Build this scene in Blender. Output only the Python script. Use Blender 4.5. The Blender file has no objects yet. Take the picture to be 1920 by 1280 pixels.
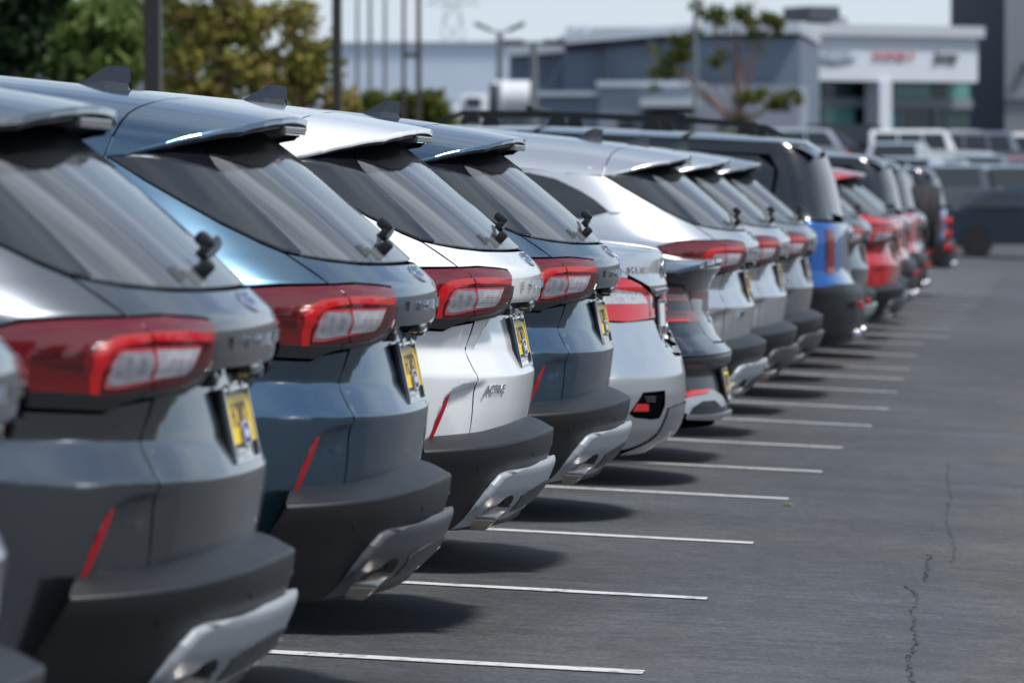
import bpy, bmesh, math, random
import numpy as np
from mathutils import Vector, Matrix
from mathutils.geometry import delaunay_2d_cdt
random.seed(7)
scene = bpy.context.scene
COL = scene.collection
R_ = math.radians

# ---------------------------------------------------------------- camera, sky, sun, exposure
F_PX = 9740.0; CX, CY = 960.0, 640.0
CAM_Z = 1.40
YAW = math.atan((2020-960)/F_PX)        # camera turned left of the row
PITCH = math.atan((640-370)/F_PX)       # camera looks slightly down
cam_d = bpy.data.cameras.new('camera')
cam = bpy.data.objects.new('camera', cam_d); COL.objects.link(cam)
cam.location = (0, 0, CAM_Z)
cam.rotation_euler = (math.pi/2-PITCH, 0, YAW)
cam_d.sensor_width = 36.0
cam_d.lens = F_PX/1920*36.0
cam_d.clip_start = 0.5; cam_d.clip_end = 6000
cam_d.dof.use_dof = True
cam_d.dof.focus_distance = 16.9
cam_d.dof.aperture_fstop = 5.6
cam_d.dof.aperture_blades = 9
scene.camera = cam

SUN_EL, SUN_AZ = R_(60), R_(113)        # azimuth measured clockwise from +Y
sun_dir = Vector((math.sin(SUN_AZ)*math.cos(SUN_EL), math.cos(SUN_AZ)*math.cos(SUN_EL), math.sin(SUN_EL)))
sd = bpy.data.lights.new('sun', 'SUN'); sd.energy = 2.7; sd.angle = R_(9.0); sd.color = (1.0, .965, .92)
sun = bpy.data.objects.new('sun', sd); COL.objects.link(sun)
sun.rotation_euler = sun_dir.to_track_quat('Z', 'Y').to_euler()

world = bpy.data.worlds.new('World'); scene.world = world; world.use_nodes = True
nt = world.node_tree; nt.nodes.clear()
def wn(t, **k):
    n = nt.nodes.new(t)
    for a, b in k.items(): setattr(n, a, b)
    return n
sky = wn('ShaderNodeTexSky', sky_type='NISHITA', sun_disc=False, sun_elevation=SUN_EL, sun_rotation=SUN_AZ, air_density=1.0, dust_density=.6, ozone_density=1.6)
tc = wn('ShaderNodeTexCoord')
mp = wn('ShaderNodeMapping'); mp.inputs['Scale'].default_value = (1.0, 1.0, 2.6); mp.inputs['Rotation'].default_value = (0, 0, .6)
nz = wn('ShaderNodeTexNoise'); nz.inputs['Scale'].default_value = 2.1; nz.inputs['Detail'].default_value = 9; nz.inputs['Roughness'].default_value = .62; nz.inputs['Distortion'].default_value = .5
cr = wn('ShaderNodeValToRGB'); cr.color_ramp.elements[0].position = .43; cr.color_ramp.elements[1].position = .62
cr.color_ramp.elements[0].color = (.10, .10, .10, 1); cr.color_ramp.elements[1].color = (1, 1, 1, 1)
mx = wn('ShaderNodeMix', data_type='RGBA'); mx.inputs[7].default_value = (5.6, 6.4, 7.3, 1)
bg = wn('ShaderNodeBackground'); bg.inputs['Strength'].default_value = .085
wo = wn('ShaderNodeOutputWorld')
L = nt.links.new
L(tc.outputs['Generated'], mp.inputs['Vector']); L(mp.outputs['Vector'], nz.inputs['Vector']); L(nz.outputs['Fac'], cr.inputs['Fac'])
sx = wn('ShaderNodeSeparateXYZ'); L(tc.outputs['Generated'], sx.inputs[0])
hz = wn('ShaderNodeMapRange', interpolation_type='SMOOTHSTEP'); hz.inputs['From Min'].default_value = .02; hz.inputs['From Max'].default_value = .26; hz.inputs['To Min'].default_value = .92; hz.inputs['To Max'].default_value = 0.0
L(sx.outputs['Z'], hz.inputs['Value'])
mxm = wn('ShaderNodeMath', operation='MAXIMUM'); L(cr.outputs['Color'], mxm.inputs[0]); L(hz.outputs['Result'], mxm.inputs[1])
L(mxm.outputs[0], mx.inputs[0]); L(sky.outputs['Color'], mx.inputs[6]); L(mx.outputs[2], bg.inputs['Color']); L(bg.outputs[0], wo.inputs['Surface'])
scene.view_settings.view_transform = 'Standard'; scene.view_settings.look = 'None'
scene.view_settings.gamma = 1.0; scene.view_settings.use_curve_mapping = False
scene.view_settings.exposure = 0.48
scene.cycles.use_denoising = True
scene.cycles.max_bounces = 8

# ---------------------------------------------------------------- surface mathematics
SLOPE = 0.045
EDGE_X = -1.30                          # stall lines end here
def ground(x, y=50.0):
    t = np.clip(x, -9.0, 0.6)
    z = -SLOPE*(t-EDGE_X)
    far = np.clip((np.asarray(y, float)-100.0)/90.0, 0, 1)
    dip = np.clip((14.9-np.asarray(y, float))/8.0, 0, 1)      # the near bays fall away slightly
    return z + 1.9*far*far*(3-2*far) - .055*dip

def lateral(v, W, A, p):
    r = np.clip(np.abs(v)/W, 0, 1)
    return A*(1-np.power(np.clip(1-r**p, 0, 1), 1.0/p))

class Table:
    """piecewise curve in z, lightly rounded at its corners"""
    def __init__(s, pts, smooth=0.006, lo=-0.2, hi=2.4):
        s.lo = lo; s.n = 2600; s.dz = (hi-lo)/s.n
        z = s.lo+s.dz*np.arange(s.n+1)
        pts = sorted(pts)
        v = np.interp(z, [a for a, b in pts], [b for a, b in pts])
        k = max(1, int(3*smooth/s.dz)); g = np.exp(-0.5*((np.arange(-k, k+1)*s.dz)/smooth)**2); g /= g.sum()
        vp = np.concatenate([np.full(k, v[0]), v, np.full(k, v[-1])])
        s.v = np.convolve(vp, g, 'valid')
    def __call__(s, z):
        t = (np.asarray(z, float)-s.lo)/s.dz
        return np.interp(t, np.arange(s.n+1), s.v)

class Surf:
    """rear half of a body: u = R(z) - corner(v, z); charted by (w, z), w = |v| + corner"""
    def __init__(s, R, W, A, p=2.5, Rin=None, disp=None, umin=-2.36):
        s.R, s.W, s.A, s.p, s.Rin, s.disp, s.umin = R, W, A, p, Rin, disp, umin
        q = np.linspace(0, 1, 900)
        q = 1-(1-q)**2.2
        s.q = q
        s.c = 1-np.power(np.clip(1-q**p, 0, 1), 1.0/p)     # corner for A = 1
    def P(s, w, z):
        w = np.asarray(w, float); z = np.asarray(z, float)
        sg = np.where(w < 0, -1.0, 1.0); a = np.abs(w)
        W = s.W(z); A = s.A(z)
        # solve q*W + A*c(q) = a
        lo = np.zeros_like(a); hi = np.ones_like(a)
        for _ in range(28):
            m = 0.5*(lo+hi)
            f = m*W + A*(1-np.power(np.clip(1-m**s.p, 0, 1), 1.0/s.p))
            lo = np.where(f < a, m, lo); hi = np.where(f < a, hi, m)
        q = 0.5*(lo+hi)
        v = q*W
        c = A*(1-np.power(np.clip(1-q**s.p, 0, 1), 1.0/s.p))
        end = W+A
        c = np.where(a >= end, A+(a-end), np.maximum(c, 0)); v = np.where(a >= end, W, v)
        R = s.R(z)
        if s.Rin is not None:
            Ri = s.Rin(v, z)
            # soft minimum
            k = 0.006
            h = np.clip(0.5+0.5*(Ri-R)/k, 0, 1)
            R = Ri*(1-h)+R*h-k*h*(1-h)
        u = R-c
        if s.disp is not None:
            d = s.disp(a, z)
            # push inwards along the plan normal
            nx = np.where(a < end, 1.0, 0.0)
            f = np.clip(c/np.maximum(A, 1e-6), 0, 1)
            nu = np.sqrt(np.clip(1-f, 0, 1)); nv = np.sqrt(f)
            u = u+d*nu; v = v+d*nv
        u = np.maximum(u, s.umin)
        return u, v*sg, z
    def N(s, w, z, e=0.004):
        a = np.array(s.P(w+e, z)); b = np.array(s.P(w-e, z))
        c = np.array(s.P(w, z+e)); d = np.array(s.P(w, z-e))
        dw = a-b; dz = c-d
        n = np.cross(dw.T, dz.T)
        ln = np.linalg.norm(n, axis=1, keepdims=True); bad = ln[:, 0] < 1e-9
        n /= np.maximum(ln, 1e-9)
        n[bad] = np.stack([np.zeros(bad.sum()), np.sign(np.asarray(w, float)[bad]), np.zeros(bad.sum())], 1)
        # outward = away from axis
        u, v, zz = s.P(w, z)
        flip = (n[:, 0]*(u+1.6)*0.0 + n[:, 0]*1.0 + n[:, 1]*np.sign(v)) < 0
        n[flip] *= -1
        return n

# ---- small SUV (the row's main model)
SUV_R = Table([(-.2,-.14),(.40,-.12),(.60,-.098),(.66,-.086),(.709,-.078),(.76,-.073),(.808,-.070),(.821,-.071),
               (.890,-.110),(.905,-.112),(.95,-.097),(1.040,-.074),(1.058,-.063),(1.10,-.061),(1.135,-.062),(1.157,-.073),
               (1.184,-.104),(1.225,-.153),(1.273,-.209),(1.346,-.298),(1.42,-.395),(1.49,-.492),(1.58,-.63),(1.7,-.85),(2.4,-2.0)], .0045)
SUV_W = Table([(-.2,.86),(.3,.90),(.6,.935),(.8,.942),(1.0,.937),(1.12,.928),(1.2,.895),(1.3,.835),(1.4,.768),(1.5,.705),(1.62,.64),(2.4,.3)], .02)
SUV_A = Table([(-.2,.74),(1.15,.74),(1.25,.70),(1.4,.60),(1.55,.52),(2.4,.4)], .03)
_lin = Table([(-.2,.3),(.802,.3),(.808,-.03),(.821,-.072),(.892,-.109),(1.03,-.150),(1.040,-.152),(1.052,.4),(2.4,.4)], .003)
def suv_rin(v, z):
    v0 = np.interp(z, [.80,.895,1.04],[.60,.555,.40])
    return _lin(z)+1.1*np.maximum(0, np.abs(v)-v0)
BUMP_R = Table([(-.2,-.3),(.3,-.13),(.36,-.09),(.42,-.06),(.50,-.03),(.551,-.010),(.58,-.003),(.62,0),(.636,-.002),(.650,-.014),(2.4,-.3)], .004)
BUMP_W = Table([(-.2,.88),(.36,.915),(.56,.950),(.65,.952),(2.4,.95)], .02)
BUMP_A = Table([(-.2,.72),(2.4,.72)], .02)
SKID_R = Table([(-.2,-.14),(.33,-.12),(.39,-.070),(.423,-.036),(.455,-.016),(.48,-.006),(.514,.006),(.530,.008),(.543,-.001),(.553,-.010),(2.4,-.1)], .004)
SKID_W = Table([(-.2,.90),(.36,.925),(.56,.956),(2.4,.96)], .02)

PX = {
    'e_band': [(0.969, 0.996), (0.99, 1.039), (0.997, 1.076), (0.972, 1.099), (0.924, 1.114), (0.862, 1.119), (0.766, 1.124), (0.638, 1.126), (0.479, 1.119), (0.5, 1.104), (0.617, 1.106), (0.769, 1.106), (0.859, 1.099), (0.91, 1.089), (0.941, 1.073), (0.948, 1.048), (0.945, 1.021), (0.938, 0.996)],
    'e_bezel': [(0.928, 1.004), (0.938, 1.021), (0.941, 1.058), (0.917, 1.084), (0.897, 1.091), (0.793, 1.098), (0.524, 1.103), (0.493, 1.099), (0.521, 1.066), (0.528, 1.036), (0.579, 1.021), (0.697, 1.013), (0.817, 1.006)],
    'e_lens_out': [(0.921, 1.018), (0.924, 1.038), (0.928, 1.058), (0.907, 1.078), (0.89, 1.083), (0.79, 1.086), (0.772, 1.073), (0.762, 1.056), (0.755, 1.031), (0.876, 1.018)],
    'e_lens_in': [(0.783, 1.088), (0.572, 1.091), (0.569, 1.088), (0.607, 1.046), (0.617, 1.043), (0.745, 1.033), (0.755, 1.054), (0.762, 1.073)],
    'e_tail_in': [(0.845, 1.149), (0.7, 1.153), (0.531, 1.148), (0.469, 1.143), (0.455, 1.129), (0.459, 1.113), (0.479, 1.043), (0.5, 1.023), (0.572, 1.006), (0.697, 0.996)],
    'e_plate': [(0.114, 0.986), (-0.266, 0.986), (-0.279, 0.834), (0.176, 0.832)],
    'e_emblem': [(0.076, 1.196), (0.097, 1.164)],
    'e_letters': [(0.328, 1.109), (0.324, 1.088), (0.272, 1.089), (0.159, 1.093)],
    'e_sensor': [(0.783, 0.534), (0.29, 0.58)],
    'e_handle': [(-0.493, 1.018), (0.021, 1.049), (0.0, 1.041), (0.117, 1.041), (-0.5, 1.014)],
    'a_tail': [(0.841, 1.038), (0.755, 1.033), (0.648, 1.024), (0.559, 1.006), (0.379, 0.979), (0.2, 0.927), (0.21, 0.884), (0.262, 0.872), (0.486, 0.862), (0.717, 0.852), (0.817, 0.851)],
    'a_clear': [(0.862, 0.991), (0.786, 0.989), (0.545, 0.976), (0.466, 0.926), (0.707, 0.924), (0.772, 0.922)],
    'a_clear2': [(0.407, 0.966), (0.341, 0.954), (0.338, 0.931), (0.417, 0.927)],
    'a_vent': [(0.672, 0.549), (0.552, 0.545), (0.6, 0.467), (0.814, 0.472), (0.721, 0.527)],
    'a_red': [(0.79, 0.479), (0.759, 0.509), (0.652, 0.509), (0.641, 0.479)],
    'a_vent2': [(0.7, 0.559), (0.428, 0.562), (0.472, 0.479), (0.466, 0.41), (0.755, 0.414), (0.828, 0.465), (0.745, 0.532)],
    'a_letters': [(0.641, 1.074), (0.645, 1.053), (0.39, 1.078)],
    'a_lid': [(0.559, 1.006), (0.786, 1.069), (0.379, 0.979), (0.2, 0.927), (0.21, 0.884), (0.359, 0.856), (0.497, 0.707)],
    'a_plate': [(0.024, 0.936), (-0.186, 0.929), (0.307, 0.767), (0.438, 0.761)],
    'a_valance': [(0.421, 0.489), (0.138, 0.499), (-0.21, 0.485), (0.528, 0.292), (0.445, 0.327), (0.434, 0.409)],
    'b_tail_up': [(0.828, 0.946), (0.61, 0.939), (0.572, 0.919), (0.517, 0.876), (0.821, 0.891)],
    'b_tail_low': [(0.831, 0.841), (0.448, 0.832), (0.379, 0.784), (0.859, 0.777)],
    'b_black': [(0.99, 0.615), (0.779, 0.627), (0.314, 0.637), (-0.052, 0.565), (0.366, 0.475), (0.424, 0.469), (0.741, 0.45), (0.917, 0.432)],
    'b_refl': [(0.779, 0.45), (0.697, 0.465), (0.414, 0.469), (0.486, 0.449), (0.683, 0.439), (0.779, 0.422)],
    'b_grille': [(0.766, 0.354), (0.738, 0.38), (0.597, 0.409), (0.393, 0.409), (0.269, 0.372), (0.014, 0.355)],
    'b_chrome': [(0.793, 0.343), (0.483, 0.342), (-0.145, 0.347)],
    'b_plate': [(0.207, 0.567), (-0.062, 0.565), (-0.169, 0.4), (-0.134, 0.399)],
}

# ---------------------------------------------------------------- materials
MATS = {}
def mat(name, color, rough=.5, metal=0.0, coat=0.0, spec=.5, noise=0.0, nscale=20.0, bump=0.0, bscale=200.0, stretch=None, coatr=.03, emit=None):
    if name in MATS: return MATS[name]
    m = bpy.data.materials.new(name); m.use_nodes = True
    t = m.node_tree; b = t.nodes['Principled BSDF']
    b.inputs['Base Color'].default_value = (*color, 1); b.inputs['Roughness'].default_value = rough
    b.inputs['Metallic'].default_value = metal; b.inputs['Coat Weight'].default_value = coat
    b.inputs['Coat Roughness'].default_value = coatr; b.inputs['Specular IOR Level'].default_value = spec
    tcn = t.nodes.new('ShaderNodeTexCoord'); mpn = t.nodes.new('ShaderNodeMapping')
    t.links.new(tcn.outputs['Object'], mpn.inputs['Vector'])
    if stretch: mpn.inputs['Scale'].default_value = stretch
    n = t.nodes.new('ShaderNodeTexNoise'); n.inputs['Scale'].default_value = nscale; n.inputs['Detail'].default_value = 5
    t.links.new(mpn.outputs['Vector'], n.inputs['Vector'])
    if noise > 0:
        mixn = t.nodes.new('ShaderNodeMix'); mixn.data_type = 'RGBA'
        mixn.inputs[6].default_value = (*[c*(1-noise) for c in color], 1); mixn.inputs[7].default_value = (*[min(1, c*(1+noise)) for c in color], 1)
        t.links.new(n.outputs['Fac'], mixn.inputs[0]); t.links.new(mixn.outputs[2], b.inputs['Base Color'])
    mr = t.nodes.new('ShaderNodeMapRange'); mr.inputs['To Min'].default_value = rough*.85; mr.inputs['To Max'].default_value = min(1, rough*1.15)
    t.links.new(n.outputs['Fac'], mr.inputs['Value']); t.links.new(mr.outputs['Result'], b.inputs['Roughness'])
    if bump > 0:
        n2 = t.nodes.new('ShaderNodeTexNoise'); n2.inputs['Scale'].default_value = bscale; n2.inputs['Detail'].default_value = 3
        t.links.new(tcn.outputs['Object'], n2.inputs['Vector'])
        bp = t.nodes.new('ShaderNodeBump'); bp.inputs['Strength'].default_value = bump; bp.inputs['Distance'].default_value = .002
        t.links.new(n2.outputs['Fac'], bp.inputs['Height']); t.links.new(bp.outputs['Normal'], b.inputs['Normal'])
    MATS[name] = m
    return m
def paint(name, color, metal=.35, rough=.32):
    return mat(name, color, rough=rough*.62, metal=metal, coat=1.0, coatr=.015, noise=.05, nscale=3.0)
P_GREY = paint('paint_charcoal_grey', (.125, .140, .160), .92, .40)
P_BLUE = paint('paint_slate_blue', (.078, .146, .218), .92, .42)
P_WHITE = paint('paint_white', (.80, .81, .82), 0, .3)
P_SILVER = paint('paint_silver', (.62, .64, .67), .85, .50)
P_GREY2 = paint('paint_mid_grey', (.33, .35, .37), .9, .45)
P_NAVY = paint('paint_navy', (.008, .016, .030), .9, .3)
P_VIVID = paint('paint_vivid_blue', (.01, .10, .36), .3)
P_TEAL = paint('paint_teal_grey', (.17, .22, .25), .85, .4)
P_RED = paint('paint_red', (.50, .016, .018), .15)
P_ORANGE = paint('paint_orange_red', (.52, .05, .02), .1)
P_BLACK = paint('paint_black', (.012, .013, .015), .1)
PLASTIC = mat('black_grained_plastic', (.009, .010, .012), rough=.45, spec=.5, bump=.2, bscale=900, noise=.12, nscale=6)
GAP = mat('dark_gap', (.004, .004, .005), rough=.95, spec=0.0)
GLOSSBLK = mat('gloss_black_trim', (.008, .009, .012), rough=.12, coat=1.0)
SKIDM = mat('silver_skid_plastic', (.36, .39, .42), rough=.42, metal=.25, noise=.04)
SKIDD = mat('grey_skid_plastic', (.085, .09, .10), rough=.45, metal=.3, noise=.05)
CHROME = mat('chrome', (.72, .72, .74), rough=.10, metal=1.0)
STEEL = mat('exhaust_steel', (.50, .46, .42), rough=.22, metal=1.0, noise=.1)
RUBBER = mat('tyre_rubber', (.018, .018, .019), rough=.8, noise=.2, nscale=40)
RIM = mat('wheel_rim', (.35, .36, .38), rough=.3, metal=.9)
REDLENS = mat('dark_red_lens', (.15, .003, .006), rough=.10, coat=1.0, noise=.25, nscale=30)
REDBAND = mat('bright_red_lens', (.55, .004, .008), rough=.18, coat=1.0, noise=.18, nscale=50, stretch=(1, 1, .3))
RIMGLINT = mat('pink_lens_rim', (.50, .07, .09), rough=.15, coat=1.0)  # pink colour paints the glossy highlight around the clear lens
BEZEL = mat('red_lamp_bezel', (.085, .003, .006), rough=.12, coat=1.0, metal=.2)
REDREF = mat('red_reflector', (.34, .006, .012), rough=.2, coat=.6)
YELLOW = mat('yellow_card', (.90, .62, .01), rough=.4, noise=.06, nscale=60)
INKBLUE = mat('blue_ink', (.015, .03, .18), rough=.45)
WHITEINK = mat('white_ink', (.75, .77, .80), rough=.45)
PLFRAME = mat('plate_frame_black', (.015, .016, .018), rough=.3)

def streaky(name, color, lo, hi, sc, axis=(0, 1, 0)):
    m = mat(name, color, rough=.1, spec=.8)
    t = m.node_tree; b = t.nodes['Principled BSDF']
    for l in list(b.inputs['Roughness'].links): t.links.remove(l)
    tcn = t.nodes.new('ShaderNodeTexCoord'); mpn = t.nodes.new('ShaderNodeMapping'); mpn.inputs['Scale'].default_value = (.25, sc, .25)
    n = t.nodes.new('ShaderNodeTexNoise'); n.inputs['Scale'].default_value = 1.0; n.inputs['Detail'].default_value = 4; n.inputs['Roughness'].default_value = .6
    t.links.new(tcn.outputs['Object'], mpn.inputs['Vector']); t.links.new(mpn.outputs['Vector'], n.inputs['Vector'])
    mr = t.nodes.new('ShaderNodeMapRange'); mr.inputs['From Min'].default_value = .35; mr.inputs['From Max'].default_value = .65
    mr.inputs['To Min'].default_value = lo; mr.inputs['To Max'].default_value = hi
    t.links.new(n.outputs['Fac'], mr.inputs['Value']); t.links.new(mr.outputs['Result'], b.inputs['Roughness'])
    mc = t.nodes.new('ShaderNodeMix'); mc.data_type = 'RGBA'
    mc.inputs[6].default_value = (*color, 1); mc.inputs[7].default_value = (*[c*2.4+.07 for c in color], 1)
    m3 = t.nodes.new('ShaderNodeMapRange'); m3.inputs['From Min'].default_value = .38; m3.inputs['From Max'].default_value = .66; t.links.new(n.outputs['Fac'], m3.inputs['Value'])
    t.links.new(m3.outputs['Result'], mc.inputs[0]); t.links.new(mc.outputs[2], b.inputs['Base Color'])
    return m
REARGLASS = streaky('dusty_rear_glass', (.045, .05, .055), .04, .16, 13)
SIDEGLASS = mat('tinted_side_glass', (.010, .013, .017), rough=.06, spec=.7, coat=.5)
def lens_mat(name, c1, c2, scale):
    m = mat(name, c1, rough=.12, coat=1.0)
    t = m.node_tree; b = t.nodes['Principled BSDF']
    tcn = t.nodes.new('ShaderNodeTexCoord')
    w = t.nodes.new('ShaderNodeTexWave'); w.wave_type = 'BANDS'; w.bands_direction = 'Z'; w.inputs['Scale'].default_value = scale; w.inputs['Distortion'].default_value = .4
    t.links.new(tcn.outputs['Object'], w.inputs['Vector'])
    n = t.nodes.new('ShaderNodeTexVoronoi'); n.inputs['Scale'].default_value = 40
    t.links.new(tcn.outputs['Object'], n.inputs['Vector'])
    ad = t.nodes.new('ShaderNodeMath'); ad.operation = 'MULTIPLY'; t.links.new(w.outputs['Fac'], ad.inputs[0]); t.links.new(n.outputs['Distance'], ad.inputs[1])
    mc = t.nodes.new('ShaderNodeMix'); mc.data_type = 'RGBA'; mc.inputs[6].default_value = (*c1, 1); mc.inputs[7].default_value = (*c2, 1)
    t.links.new(ad.outputs[0], mc.inputs[0]); t.links.new(mc.outputs[2], b.inputs['Base Color'])
    return m
LENSCLEAR = lens_mat('ribbed_clear_lens', (.30, .30, .33), (.85, .85, .90), 60)
LENSGREY = lens_mat('grid_clear_lens', (.16, .16, .19), (.60, .60, .66), 80)

# ---------------------------------------------------------------- object helpers
def new_mesh(name, V, Fc, N=None, smooth=True):
    me = bpy.data.meshes.new(name)
    me.from_pydata([tuple(map(float, p)) for p in V], [], [tuple(map(int, f)) for f in Fc])
    if smooth: me.polygons.foreach_set('use_smooth', [True]*len(me.polygons))
    me.validate(clean_customdata=False)
    if N is not None and len(N) == len(me.vertices):
        me.normals_split_custom_set_from_vertices([tuple(map(float, n)) for n in N])
    return me
def obj(name, me, m=None, parent=None):
    o = bpy.data.objects.new(name, me); COL.objects.link(o)
    if m is not None:
        me.materials.clear(); me.materials.append(m)
    if parent is not None: o.parent = parent
    return o
def tag(o, label=None, cat=None, group=None, kind=None):
    if label: o['label'] = label
    if cat: o['category'] = cat
    if group: o['group'] = group
    if kind: o['kind'] = kind
    return o
def empty(name, loc=(0, 0, 0), rot=(0, 0, 0)):
    o = bpy.data.objects.new(name, None); COL.objects.link(o); o.location = loc; o.rotation_euler = rot; o.empty_display_size = .2
    return o
def copy_tree(o, parent=None, remap=None, skip=()):
    c = o.copy(); COL.objects.link(c); c.parent = parent
    if parent is not None: c.matrix_parent_inverse = o.matrix_parent_inverse.copy()
    if remap and c.type == 'MESH':
        for s in c.material_slots:
            if s.material and s.material.name in remap:
                mm = remap[s.material.name]; s.link = 'OBJECT'; s.material = mm
    for ch in list(o.children):
        if ch.name.split('.')[0] in skip: continue
        copy_tree(ch, c, remap, skip)
    return c

class MB:
    """collects simple solids for one mesh"""
    def __init__(s): s.bm = bmesh.new()
    def box(s, c, d, rot=None, bevel=0.0):
        g = bmesh.ops.create_cube(s.bm, size=1.0)['verts']
        M = Matrix.Translation(c) @ (rot.to_4x4() if rot is not None else Matrix()) @ Matrix.Diagonal((*d, 1))
        bmesh.ops.transform(s.bm, matrix=M, verts=g)
        if bevel:
            es = list({e for v in g for e in v.link_edges})
            bmesh.ops.bevel(s.bm, geom=es, offset=bevel, segments=2, affect='EDGES', profile=.5)
        return s
    def hexa(s, P):
        v = [s.bm.verts.new(p) for p in P]
        for f in ((0, 3, 2, 1), (4, 5, 6, 7), (0, 1, 5, 4), (1, 2, 6, 5), (2, 3, 7, 6), (3, 0, 4, 7)): s.bm.faces.new([v[i] for i in f])
        return s
    def tube(s, a, b, r1, r2=None, n=10, cap=True):
        r2 = r1 if r2 is None else r2
        a, b = Vector(a), Vector(b); d = b-a
        q = d.to_track_quat('Z', 'Y').to_matrix()
        A = []; B = []
        for i in range(n):
            t = 2*math.pi*i/n; w = q @ Vector((math.cos(t), math.sin(t), 0))
            A.append(s.bm.verts.new(a+w*r1)); B.append(s.bm.verts.new(b+w*r2))
        for i in range(n): s.bm.faces.new((A[i], A[(i+1) % n], B[(i+1) % n], B[i]))
        if cap: s.bm.faces.new(A[::-1]); s.bm.faces.new(B)
        return s
    def lathe(s, prof, M, n=28):
        rings = []
        for r, h in prof:
            rings.append([s.bm.verts.new(M @ Vector((r*math.cos(2*math.pi*i/n), r*math.sin(2*math.pi*i/n), h))) for i in range(n)])
        for a, b in zip(rings, rings[1:]):
            for i in range(n): s.bm.faces.new((a[i], a[(i+1) % n], b[(i+1) % n], b[i]))
        return s
    def prism(s, pts, y0, y1):
        """polygon in x,z pushed along y"""
        A = [s.bm.verts.new((x, y0, z)) for x, z in pts]; B = [s.bm.verts.new((x, y1, z)) for x, z in pts]
        n = len(pts)
        for i in range(n): s.bm.faces.new((A[i], A[(i+1) % n], B[(i+1) % n], B[i]))
        s.bm.faces.new(A[::-1]); s.bm.faces.new(B)
        return s
    def build(s, name, m, parent=None, smooth=False):
        bmesh.ops.recalc_face_normals(s.bm, faces=s.bm.faces)
        me = bpy.data.meshes.new(name); s.bm.to_mesh(me); s.bm.free()
        if smooth:
            me.polygons.foreach_set('use_smooth', [True]*len(me.polygons))
            try: me.set_sharp_from_angle(angle=R_(38))
            except Exception: pass
        return obj(name, me, m, parent)

# ---------------------------------------------------------------- patches cut out of a body surface
def chaikin(p, n=1):
    for _ in range(n):
        q = []
        for i in range(len(p)):
            a, b = p[i], p[(i+1) % len(p)]
            q += [(a[0]*.78+b[0]*.22, a[1]*.78+b[1]*.22), (a[0]*.22+b[0]*.78, a[1]*.22+b[1]*.78)]
        p = q
    return p
def inset(p, g):
    n = len(p); ar = sum(p[i][0]*p[(i+1) % n][1]-p[(i+1) % n][0]*p[i][1] for i in range(n))
    s = 1 if ar > 0 else -1; out = []
    for i in range(n):
        a, b, c = p[i-1], p[i], p[(i+1) % n]
        d1 = np.array([b[0]-a[0], b[1]-a[1]]); d2 = np.array([c[0]-b[0], c[1]-b[1]])
        d1 /= max(np.linalg.norm(d1), 1e-9); d2 /= max(np.linalg.norm(d2), 1e-9)
        n1 = np.array([-d1[1], d1[0]])*s; n2 = np.array([-d2[1], d2[0]])*s
        m = n1+n2; l = max(np.linalg.norm(m), .7); m = m/l
        out.append((b[0]+m[0]*g, b[1]+m[1]*g))
    return out
def pinpoly(X, Y, poly):
    ins = np.zeros(len(X), bool); n = len(poly)
    for i in range(n):
        x1, y1 = poly[i]; x2, y2 = poly[(i+1) % n]
        if y1 == y2: continue
        c = ((y1 > Y) != (y2 > Y)) & (X < (x2-x1)*(Y-y1)/(y2-y1)+x1)
        ins ^= c
    return ins
def segdist(X, Y, pts, closed=True):
    d = np.full(len(X), 1e9); n = len(pts)
    for i in range(n if closed else n-1):
        x1, y1 = pts[i]; x2, y2 = pts[(i+1) % n]
        dx, dy = x2-x1, y2-y1; L2 = max(dx*dx+dy*dy, 1e-12)
        t = np.clip(((X-x1)*dx+(Y-y1)*dy)/L2, 0, 1)
        d = np.minimum(d, np.hypot(X-x1-t*dx, Y-y1-t*dy))
    return d
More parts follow.
